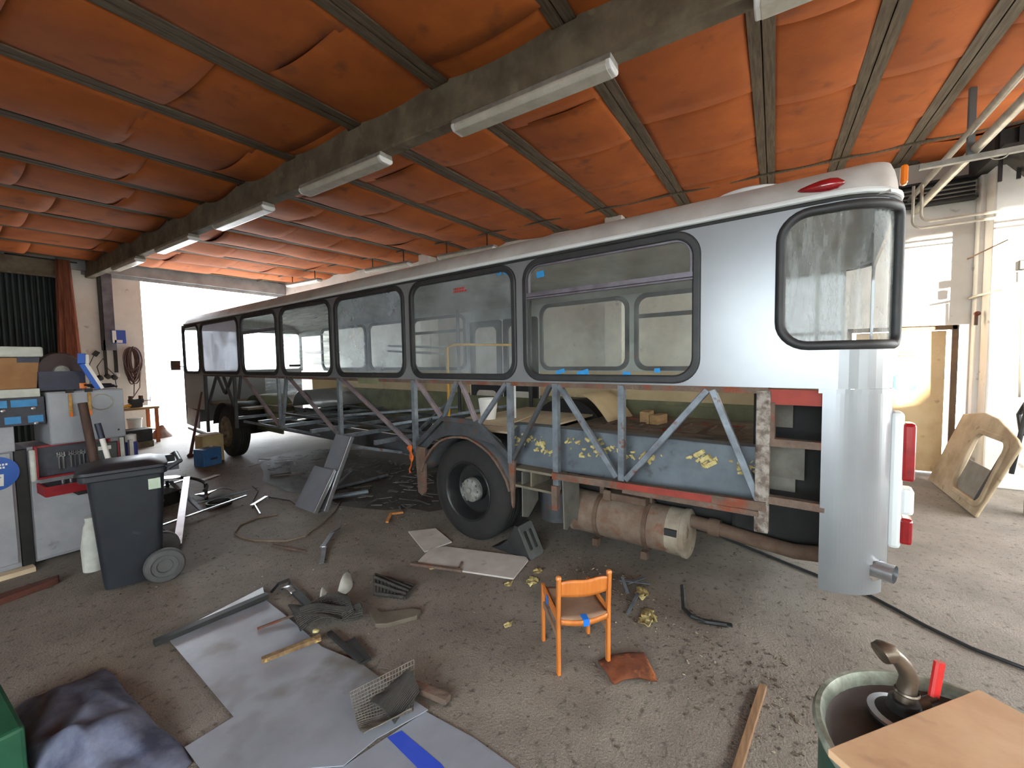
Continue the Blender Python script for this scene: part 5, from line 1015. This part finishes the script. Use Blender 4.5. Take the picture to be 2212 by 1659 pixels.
mb = MB(); mb.grid(lambda u, v: Vector((1.93+0.22*u+0.02*v, 2.77+0.17*u-0.09*v*math.sin(PI*(0.2+0.8*u)), 0.01+0.07*(1-v)*math.sin(PI*(0.1+0.8*u)))), 10, 4); tag(mb.build('plastic_shard', M_styro, smooth=True, solid=0.005), 'white curved shard standing on the floor beyond the lattice mat', 'shard')
mb = MB(); mb.grid(lambda u, v: Vector((1.80+0.10*u, 2.80+0.09*u-0.03*v, 0.01+0.06*(1-v)*math.sin(PI*(0.1+0.8*u)))), 8, 3); tag(mb.build('plastic_shard', M_styro, smooth=True, solid=0.005), 'small white shard leaning on the edge of the lattice mat', 'shard')
M_stick = mat('yellowish_flaking_strip', (150, 124, 84), (96, 70, 50), scale=14, rough=0.9, c3=(196, 164, 90), s3=20, l3=0.58, h3=0.66)
mb = MB(); mb.bar((1.23, 2.50, 0.035), (1.52, 2.37, 0.045), 0.035, 0.025); tag(wob(mb.build('flaking_strip', M_stick), 0.004, 20), 'flaking yellow-brown strip lying across the big metal sheet', 'strip')
mb = MB(); mb.bar((1.38, 2.84, 0.025), (1.60, 2.755, 0.035), 0.014, 0.012); tag(mb.build('thin_stick', M_rusty), 'thin rusty stick on the big sheet left of the lattice mat', 'stick')
mb = MB(); mb.lathe([(0, -0.012), (0.018, -0.008), (0.02, 0.006), (0, 0.014)], 9, (0.3, 0.2, 1), (1.52, 2.42, 0.07)); tag(mb.build('foam_lump', M_foam, smooth=True), 'yellow foam lump on the end of the flaking strip', 'foam')
mb = MB(); mb.bar((1.60, 2.40, 0.02), (1.53, 2.0, 0.02), 0.03, 0.02); mb.bar((1.62, 2.22, 0.02), (1.545, 1.98, 0.02), 0.06, 0.012); tag(mb.build('rubber_strip', M_rubber), 'black rubber strip beside the torn edge of the big sheet', 'strip')
mb = MB(); mb.tube([(1.81, 3.20, 0.02), (1.84, 3.26, 0.03), (1.76, 3.27, 0.03), (1.68, 3.22, 0.02)], 0.012, 6); mb.bar((1.80, 3.20, 0.015), (1.70, 2.70, 0.015), 0.05, 0.02); tag(mb.build('rubber_strip', M_rubber), 'black rubber strip with a hooked end beyond the lattice mat', 'strip')
mb = MB(); mb.grid(lambda u, v: Vector((1.74+0.05*u, 3.06+0.14*v, 0.02+0.02*math.sin(3*v))), 3, 6); tag(mb.build('plastic_shard', M_alu, smooth=True, solid=0.004), 'small grey shard beside the hooked rubber strip', 'shard')
mb = MB(); mb.bar((1.545, 1.60, 0.028), (1.565, 1.38, 0.028), 0.05, 0.03); tag(wob(mb.build('rusty_bar', M_rusty, bevel=0.004), 0.004, 14), 'short rusty bar stub right of the wire mesh roll', 'bar')
# white boards in front of the rear wheel
M_wb = mat('scuffed_white_board', (204, 198, 190), (182, 174, 166), scale=4, rough=0.7, c3=(128, 114, 102), s3=6, l3=0.64, h3=0.78)
mb = MB(); mb.prism([(3.03, 3.15), (2.77, 2.68), (3.06, 2.60), (3.23, 2.96)], 0.012, None, 0.006); tag(mb.build('white_board', M_wb, bevel=0.002), 'small square white board on the floor before the rear wheel', 'board')
mb = MB(); mb.prism([(2.60, 2.60), (2.57, 2.54), (2.77, 1.73), (3.10, 1.78), (3.14, 1.83), (2.95, 2.58), (2.85, 2.68)], 0.014, None, 0.004); tag(mb.build('white_board', M_wb, bevel=0.002), 'long white board with a chewed end lying before the rear wheel', 'board')
mb = MB(); mb.bar((2.54, 2.62, 0.02), (2.66, 2.16, 0.02), 0.03, 0.02); mb.bar((2.66, 2.2, 0.022), (2.76, 2.24, 0.03), 0.015, 0.012); tag(mb.build('rusty_strip', M_rusty), 'rusty strip along the chewed edge of the long white board', 'strip')
# wheel chock
t = thing('wheel_chock', 'black plastic wheel chock with two slots wedged behind the rear wheel', 'chock', bw(0.12, 2.24), -BYAW)
mb = MB(); f2 = frame((-0.09, 0, 0), (0, 1, 0), (0, 0, 1)); mb.prism([(0.30, 0.0), (-0.16, 0.0), (-0.02, 0.27), (0.02, 0.27), (0.10, 0.12), (0.20, 0.04)], 0.20, f2); mb.build('wedge', M_rubber, t, bevel=0.006)
mb = MB(); f3 = frame((0.11, -0.165, 0.004), (-1, 0, 0), (0, 0.14, 0.27)); mb.plate(rrect(0.0, 0.0, 0.20, 0.30, 0.02), [rrect(0.035, 0.07, 0.085, 0.24, 0.01), rrect(0.115, 0.07, 0.165, 0.24, 0.01)], 0.015, f3); mb.build('slotted_face', mat('grey_chock_plastic', (92, 94, 92), (78, 80, 78), scale=8, rough=0.6), t)
# things inside the bus
mb = MB(); mb.lathe([(0, 0), (0.085, 0), (0.115, 0.235), (0.12, 0.24), (0.108, 0.24), (0.08, 0.008)], 24); tag(mb.build('plastic_tub', M_paper, smooth=True, loc=bw(0.82, 3.22, 1.066)), 'white plastic tub on the plywood floor inside the bus', 'tub')
for y, h, a, lb in ((1.40, 0.13, 0.1, 'wooden block standing on the rear floor of the bus, taller one'), (1.27, 0.10, -0.15, 'wooden block standing on the rear floor of the bus, lower one')):
    mb = MB(); mb.box((0, 0, h/2), (0.22, 0.10, h)); o = tag(mb.build('wooden_block', mat('raw_timber_block', (176, 142, 98), (150, 116, 78), scale=6, rough=0.8, stretch=(1, 8, 8)), bevel=0.004, loc=bw(1.75, y+0.28, 1.022)), lb, 'block', 'timber blocks on the bus floor'); o.rotation_euler = (0, 0, -BYAW+a)
# grey cover panels leaning on the bus
M_cover = mat('grey_cover_panel', (124, 126, 134), (110, 112, 120), scale=2, rough=0.6)
def leaning(label, base0, base1, top_l, length, th=0.02):
    p0 = Vector(base0); p1 = Vector(base1); w = (p1-p0); up = (Vector(top_l)-p0).normalized()
    fr = frame(p0, w, up); t = thing('cover_panel', label, 'panel', p0, 0, 'grey panels leaning on the bus')
    fr.translation = Vector((0, 0, 0))
    mb = MB(); mb.prism([(0, 0), (w.length, 0), (w.length, length), (0, length)], th, fr, 0); mb.build('panel_sheet', M_cover, t, bevel=0.003)
    mb = MB(); mb.prism([(w.length-0.012, 0), (w.length+0.012, 0), (w.length+0.012, length), (w.length-0.012, length)], th+0.03, fr, 0); mb.build('edge_strip', M_alu, t, bevel=0.003)
    return t
leaning('tall grey cover panel leaning on the bus frame, behind the shorter one', (3.03, 4.80, 0.01), (2.99, 4.42, 0.01), (3.40, 4.86, 0.80), 0.90)
leaning('shorter grey cover panel with a hole near its top, leaning in front', (2.91, 4.93, 0.01), (2.88, 4.46, 0.01), (3.17, 5.02, 0.42), 0.52)
mb = MB(); mb.lathe([(0, 0), (0.012, 0), (0.012, 0.004), (0, 0.004)], 12, (-0.8, 0, 0.5), (3.12, 4.82, 0.375)); mb.build('fixing_hole', M_black, bpy.data.objects['cover_panel.001'])
bpy.data.objects['fixing_hole'].matrix_parent_inverse = bpy.data.objects['cover_panel.001'].matrix_world.inverted() if False else Matrix.Translation(-Vector((2.91, 4.93, 0.01)))
M_gtube = mat('grey_steel_tube', (128, 138, 148), (100, 108, 116), scale=9, rough=0.45, metal=0.3)
for i, (p, q, r, lb) in enumerate((((3.30, 4.78, 0.03), (3.66, 4.52, 0.05), 0.028, 'grey tube end behind the leaning panels, lowest one'), ((3.42, 4.95, 0.075), (4.02, 5.30, 0.13), 0.022, 'grey tube behind the leaning panels, slanting up under the bus'), ((3.45, 5.12, 0.02), (4.42, 5.00, 0.02), 0.02, 'long thin grey tube lying under the bus behind the leaning panels'))):
    mb = MB(); mb.tube([p, q], r, 10); tag(mb.build('steel_tube', M_gtube, smooth=True), lb, 'tube', 'tubes behind the leaning panels')
# jack handle, carton and blue can by the front wheel
t = thing('pump_handle', 'dark red rod with a knob leaning against the front of the bus', 'rod', (3.56, 9.45, 0))
pb = bw(-0.03, 9.95, 1.22)-Vector((3.56, 9.45, 0))
mb = MB(); mb.tube([(0, 0, 0.03), pb], 0.022, 10, rs=[0.028, 0.016]); mb.build('rod', mat('dark_red_rod', (92, 50, 44), (74, 44, 40), scale=7, rough=0.6), t, smooth=True)
mb = MB(); mb.lathe([(0, 0), (0.05, 0.005), (0.06, 0.04), (0.03, 0.07), (0, 0.075)], 16); mb.build('foot', MATS['dark_red_rod'], t, smooth=True)
t = thing('carton', 'pale yellow carton standing behind the blue can by the front wheel', 'carton', (3.60, 8.75, 0))
mb = MB(); mb.box((0, 0, 0.24), (0.34, 0.30, 0.48)); mb.build('carton_body', mat('pale_yellow_card', (206, 186, 136), (184, 164, 116), scale=4, rough=0.8), t, bevel=0.005)
mb = MB(); mb.box((0.02, 0.03, 0.49), (0.28, 0.16, 0.015)); mb.build('paper_label', M_paper, t)
t = thing('blue_can', 'square blue metal can with a dark label in front of the carton', 'can', (3.42, 8.40, 0), 0.25)
mb = MB(); mb.box((0, 0, 0.15), (0.33, 0.24, 0.30)); mb.build('can_body', mat('faded_blue_can_paint', (50, 104, 168), (80, 124, 176), scale=4, rough=0.45), t, bevel=0.012)
mb = MB(); mb.box((0.02, -0.122, 0.12), (0.12, 0.004, 0.035)); mb.build('label', M_navy, t)
mb = MB(); mb.lathe([(0, 0), (0.03, 0), (0.03, 0.02), (0, 0.022)], 14, (0, 0, 1), (0.1, 0.05, 0.30)); mb.build('screw_cap', M_paper, t)
# metal scrap pile behind the bin
M_glint = mat('shiny_strip_steel', (206, 208, 214), (176, 178, 186), scale=9, rough=0.25, metal=0.85)
sc_ = [((2.43, 6.60, 0.26), (1.68, 4.86, 0.02), 0.07, 0.03, 'broad shiny steel strip sloping down from the scrap pile toward the bin'),
       ((1.72, 5.50, 0.05), (2.75, 5.75, 0.06), 0.03, 0.02, 'thin shiny bar lying across the front of the scrap pile'),
       ((2.30, 6.75, 0.22), (2.25, 5.75, 0.02), 0.045, 0.02, 'grey flat bar standing out of the scrap pile, nearest the bus'),
       ((1.70, 5.60, 0.05), (2.05, 6.30, 0.12), 0.05, 0.02, 'grey bar slanting up at the bin side of the scrap pile'),
       ((2.10, 7.15, 0.06), (2.62, 7.2, 0.10), 0.04, 0.02, 'bright bar at the back of the scrap pile'),
       ((2.30, 6.05, 0.04), (2.95, 6.05, 0.03), 0.014, 0.014, 'thin rod sticking out of the scrap pile over the open floor')]
for p, q, w, h, lb in sc_:
    mb = MB(); mb.bar(p, q, w, h); tag(mb.build('scrap_bar', M_glint if 'shiny' in lb or 'bright' in lb else M_gtube, bevel=0.003), lb, 'scrap bar', 'bars in the scrap pile')
t = thing('scrap_hoop', 'dark bent steel frame with an oval plate in the scrap pile', 'scrap frame', (2.30, 6.45, 0))
mb = MB(); mb.tube([(0.30*math.cos(a)-0.05, 0.42*math.sin(a), 0.20+0.05*math.sin(a)) for a in [PI*(-0.3+1.5*i/20) for i in range(21)]], 0.02, 8); mb.build('hoop', M_soot, t, smooth=True)
mb = MB(); mb.lathe([(0, 0), (0.11, 0), (0.11, 0.012), (0, 0.014)], 24, (0.1, 0, 1), (0.0, 0.3, 0.27)); mb.build('oval_plate', M_alu, t)
for x, y in ((-0.28, 0.1), (0.2, -0.2), (0.0, 0.4)):
    mb = MB(); mb.bar((x, y, 0), (x, y, 0.22), 0.03, 0.03); mb.build('foot', M_soot, t)
mb = MB(); mb.box((-0.2, 0.15, 0.09), (0.34, 0.5, 0.16), 0.3); mb.build('motor_block', M_under, t, bevel=0.02)
mb = MB(); mb.grid(lambda u, v: Vector((2.45+0.34*u, 6.15+0.30*v, 0.05+0.08*math.sin(PI*u)*(1-v))), 8, 6); tag(mb.build('scrap_sheet', M_glint, smooth=True, solid=0.004), 'bright curved scrap sheet at the open side of the scrap pile', 'scrap sheet')
mb = MB(); mb.lathe([(0, 0), (0.13, 0), (0.14, 0.03), (0.14, 0.05), (0.12, 0.05), (0.115, 0.012), (0, 0.012)], 24); tag(mb.build('black_pan', M_black, smooth=True, loc=(2.48, 5.86, 0)), 'shallow black pan on the floor before the scrap pile', 'pan')
t = thing('cylinder_part', 'short chrome cylinder with a black end before the scrap pile', 'cylinder', (1.69, 5.32, 0.05))
mb = MB(); mb.tube([(0.03, 0.22, 0.06), (0, 0, 0)], 0.045, 16); mb.build('chrome_barrel', M_glint, t, smooth=True, angle=40)
mb = MB(); mb.tube([(0, 0.005, 0.001), (-0.006, -0.045, -0.004)], 0.05, 16); mb.build('black_end', M_rubber, t, smooth=True, angle=40)
# litter that can be told apart
mb = MB(); mb.bar((2.86, 7.32, 0.01), (3.16, 7.46, 0.012), 0.09, 0.006); tag(mb.build('white_strip', M_paper), 'white strip of trim lying on the floor before the bus front wheel', 'strip')
mb = MB(); mb.bar((2.66, 5.45, 0.012), (2.93, 5.62, 0.02), 0.04, 0.008); mb.tube([(2.70, 5.47, 0.01), (2.62, 5.25, 0.015), (2.55, 5.05, 0.01)], 0.012, 6); tag(mb.build('bent_trim', M_glint), 'bent shiny trim strip on the floor between scrap pile and panels', 'trim')
mb = MB(); mb.bar((2.60, 3.78, 0.03), (2.34, 3.56, 0.03), 0.045, 0.012); mb.bar((2.36, 3.56, 0.03), (2.16, 3.31, 0.012), 0.04, 0.010); mb.tube([(2.58, 3.78, 0.03), (2.70, 3.80, 0.04), (2.80, 3.93, 0.06)], 0.010, 6); tag(mb.build('bent_bracket', M_glint), 'kinked shiny bracket on the open floor beyond the big metal sheet', 'bracket')
mb = MB(); mb.bar((2.16, 4.08, 0.01), (2.24, 3.66, 0.012), 0.03, 0.010); tag(mb.build('rusty_rod', M_rusty), 'thin rusty rod on the open floor inside the wire loop', 'rod')
lp = [(3.29, 4.60), (3.02, 4.34), (2.76, 4.16), (2.44, 3.99), (2.28, 4.05), (2.19, 4.21), (2.13, 4.35), (2.10, 4.55), (2.12, 4.72), (2.27, 4.91), (2.48, 4.96), (2.65, 4.86)]
mb = MB(); mb.tube([(x, y, 0.008) for x, y in lp], 0.008, 6); tag(mb.build('wire', mat('dusty_wire', (134, 116, 96), (110, 94, 78), scale=9, rough=0.8)), 'long loop of dusty wire lying on the open floor', 'wire')
mb = MB(); mb.tube([(2.62, 5.35, 0.008), (2.75, 5.6, 0.008), (3.02, 6.0, 0.01), (3.1, 6.3, 0.01)], 0.007, 6); mb.tube([(2.95, 5.6, 0.008), (3.0, 5.2, 0.01), (2.95, 5.0, 0.008)], 0.007, 6); tag(mb.build('wire', M_soot), 'thin dark wire from the bent trim toward the panels', 'wire')
mb = MB(); mb.tube([(4.45, 0.4, 0.01), (4.05, -0.25, 0.012), (3.85, -0.62, 0.012), (3.72, -0.74, 0.012), (3.59, -0.85, 0.012), (3.44, -1.02, 0.012), (3.36, -1.20, 0.012), (3.30, -1.5, 0.012), (3.2, -2.0, 0.012)], 0.011, 8); tag(mb.build('black_cable', M_rubber, smooth=True), 'black cable running over the floor from under the bus rear', 'cable')
mb = MB(); mb.tube([(3.18, 0.54, 0.09), (3.10, 0.52, 0.04), (3.01, 0.50, 0.016), (2.95, 0.44, 0.014), (2.93, 0.35, 0.014), (2.96, 0.23, 0.016)], 0.014, 6); mb.bar((2.93, 0.40, 0.015), (2.97, 0.20, 0.018), 0.035, 0.008); tag(mb.build('rubber_strip', M_rubber), 'black rubber strip curling up on the floor below the muffler pipe', 'strip')
M_fo2 = mat('orange_foam_scrap', (206, 140, 80), (180, 116, 62), scale=14, rough=0.95)
mb = MB(); mb.bar((3.39, 3.60, 0.02), (3.27, 3.67, 0.03), 0.03, 0.02); mb.bar((3.27, 3.67, 0.03), (3.10, 3.54, 0.015), 0.03, 0.02); tag(mb.build('foam_strip', M_fo2), 'bent orange foam strip on the floor before the rear wheel', 'foam')
rl_ = random.Random(21)
FO = [((2.83, 1.59), 0.045, 'yellow foam scrap at the corner of the long white board'), ((2.70, 1.73), 0.03, 'small yellow foam scrap by the front edge of the long white board'), ((2.99, 1.63), 0.035, 'brown-yellow foam scrap between long white board and muffler'),
      ((3.08, 0.80), 0.05, 'pale yellow foam scrap on the debris below the muffler'), ((2.80, 0.69), 0.06, 'long yellow foam scrap on the floor right of the chair'), ((2.27, 1.46), 0.025, 'small tan foam scrap in the chair shadow'),
      ((2.60, 2.42), 0.025, 'small yellow scrap before the chewed end of the long white board')]
for (x, y), r, lb in FO:
    mb = MB(); mb.grid(lambda u, v: Vector((r*1.5*math.cos(2*PI*u)*math.sin(PI*v)*(1+0.4*nz((math.cos(2*PI*u)*2, math.sin(2*PI*u)*2, x*9))), r*math.sin(2*PI*u)*math.sin(PI*v), 0.008+0.16*r*math.cos(PI*v))), 14, 6)
    tag(wob(mb.build('foam_scrap', M_foam, smooth=True, loc=(x, y, 0.0)), r*0.7, 45), lb, 'foam scrap', 'foam scraps on the floor')
t = thing('torn_strips', 'grey torn metal strips in the debris right of the chair', 'scrap', (3.12, 0.92, 0))
for p, q in (((-0.02, 0.06, 0.05), (0.1, -0.14, 0.02)), ((0.0, 0.0, 0.03), (0.12, -0.1, 0.05)), ((-0.1, -0.03, 0.01), (0.02, 0.05, 0.06)), ((-0.35, -0.1, 0.01), (-0.08, -0.1, 0.02))):
    mb = MB(); mb.bar(p, q, 0.022, 0.004); mb.build('strip', M_gtube, t)
# fine dirt that nobody could count
M_dirt = mat('dark_floor_crumbs', (70, 60, 50), (104, 92, 76), scale=20, rough=0.95, c3=(176, 164, 140), s3=25, l3=0.56, h3=0.60)
mb = MB(); rd = random.Random(99)
def chip(x, y, s):
    a = rd.uniform(0, PI); mb.box((x, y, s*0.16), (s*rd.uniform(0.8, 2.6), s*rd.uniform(0.4, 1.0), s*rd.uniform(0.2, 0.5)), Matrix.Rotation(a, 3, 'Z') @ Matrix.Rotation(rd.uniform(-0.25, 0.25), 3, 'X'))
for i in range(2200):
    k = rd.random()
    if k < 0.42: u = rd.random(); x = 3.25-1.1*u+rd.gauss(0, 0.16); y = 1.3-1.75*u+rd.gauss(0, 0.22)
    elif k < 0.8: x = rd.uniform(1.0, 4.2); y = rd.uniform(-0.6, 6.5)
    else: u = rd.random(); x = 3.4+rd.gauss(0, 0.3); y = 2.5+6*u
    if x < 0.9: continue
    chip(x, y, rd.choice([0.004, 0.005, 0.006, 0.008, 0.012]))
o = tag(mb.build('floor_crumbs', M_dirt), 'dirt crumbs, chips and flakes strewn over the concrete floor', 'debris', kind='stuff')
mb = MB()
for i in range(260):
    t_, y_ = rd.uniform(0.05, 1.6), rd.uniform(3.9, 8.2); p = bw(t_, y_)
    s = rd.choice([0.02, 0.03, 0.05, 0.08]); mb.box((p.x, p.y, 0.012+rd.uniform(0, 0.02)), (s*rd.uniform(1, 4), s*0.4, 0.006), Matrix.Rotation(rd.uniform(0, PI), 3, 'Z') @ Matrix.Rotation(rd.uniform(-0.3, 0.3), 3, 'X'))
tag(mb.build('scrap_litter', mat('grey_flake_litter', (116, 112, 106), (66, 60, 54), scale=3, rough=0.6), bevel=0), 'torn flakes and strips littering the floor under the middle of the bus', 'debris', kind='stuff')
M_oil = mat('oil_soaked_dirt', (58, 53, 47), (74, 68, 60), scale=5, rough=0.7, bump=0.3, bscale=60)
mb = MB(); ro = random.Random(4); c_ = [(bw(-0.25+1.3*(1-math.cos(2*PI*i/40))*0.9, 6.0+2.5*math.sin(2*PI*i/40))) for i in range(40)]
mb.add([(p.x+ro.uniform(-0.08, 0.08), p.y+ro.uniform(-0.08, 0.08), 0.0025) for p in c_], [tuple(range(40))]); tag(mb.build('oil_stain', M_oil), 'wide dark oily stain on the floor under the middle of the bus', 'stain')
# dark jacket heap at the lower left corner
M_jack = mat('dark_navy_cloth', (60, 64, 84), (112, 116, 134), scale=5, rough=0.95, bump=0.2)
mb = MB()
def jf(u, v):
    x = 0.375+0.37*u; y = 2.15+1.12*v; r = math.sin(PI*u)**0.6*math.sin(PI*v)**0.6
    return Vector((x+0.05*nz((u*3, v*3, 4)), y+0.05*nz((u*3, v*3, 9)), 0.005+r*(0.12+0.07*nz((u*4, v*6, 2))+0.035*math.sin(14*v+5*u))))
mb.grid(jf, 30, 44); tag(mb.build('jacket', M_jack, smooth=True), 'dark navy jacket heaped on the floor in the lower corner', 'jacket')
mb = MB(); mb.box((0.245, 2.92, 0.12), (0.22, 0.50, 0.24)); tag(mb.build('green_crate', mat('deep_green_plastic', (24, 88, 56), (18, 70, 46), scale=4, rough=0.6), bevel=0.015), 'deep green crate beside the navy jacket, mostly outside the picture', 'crate')
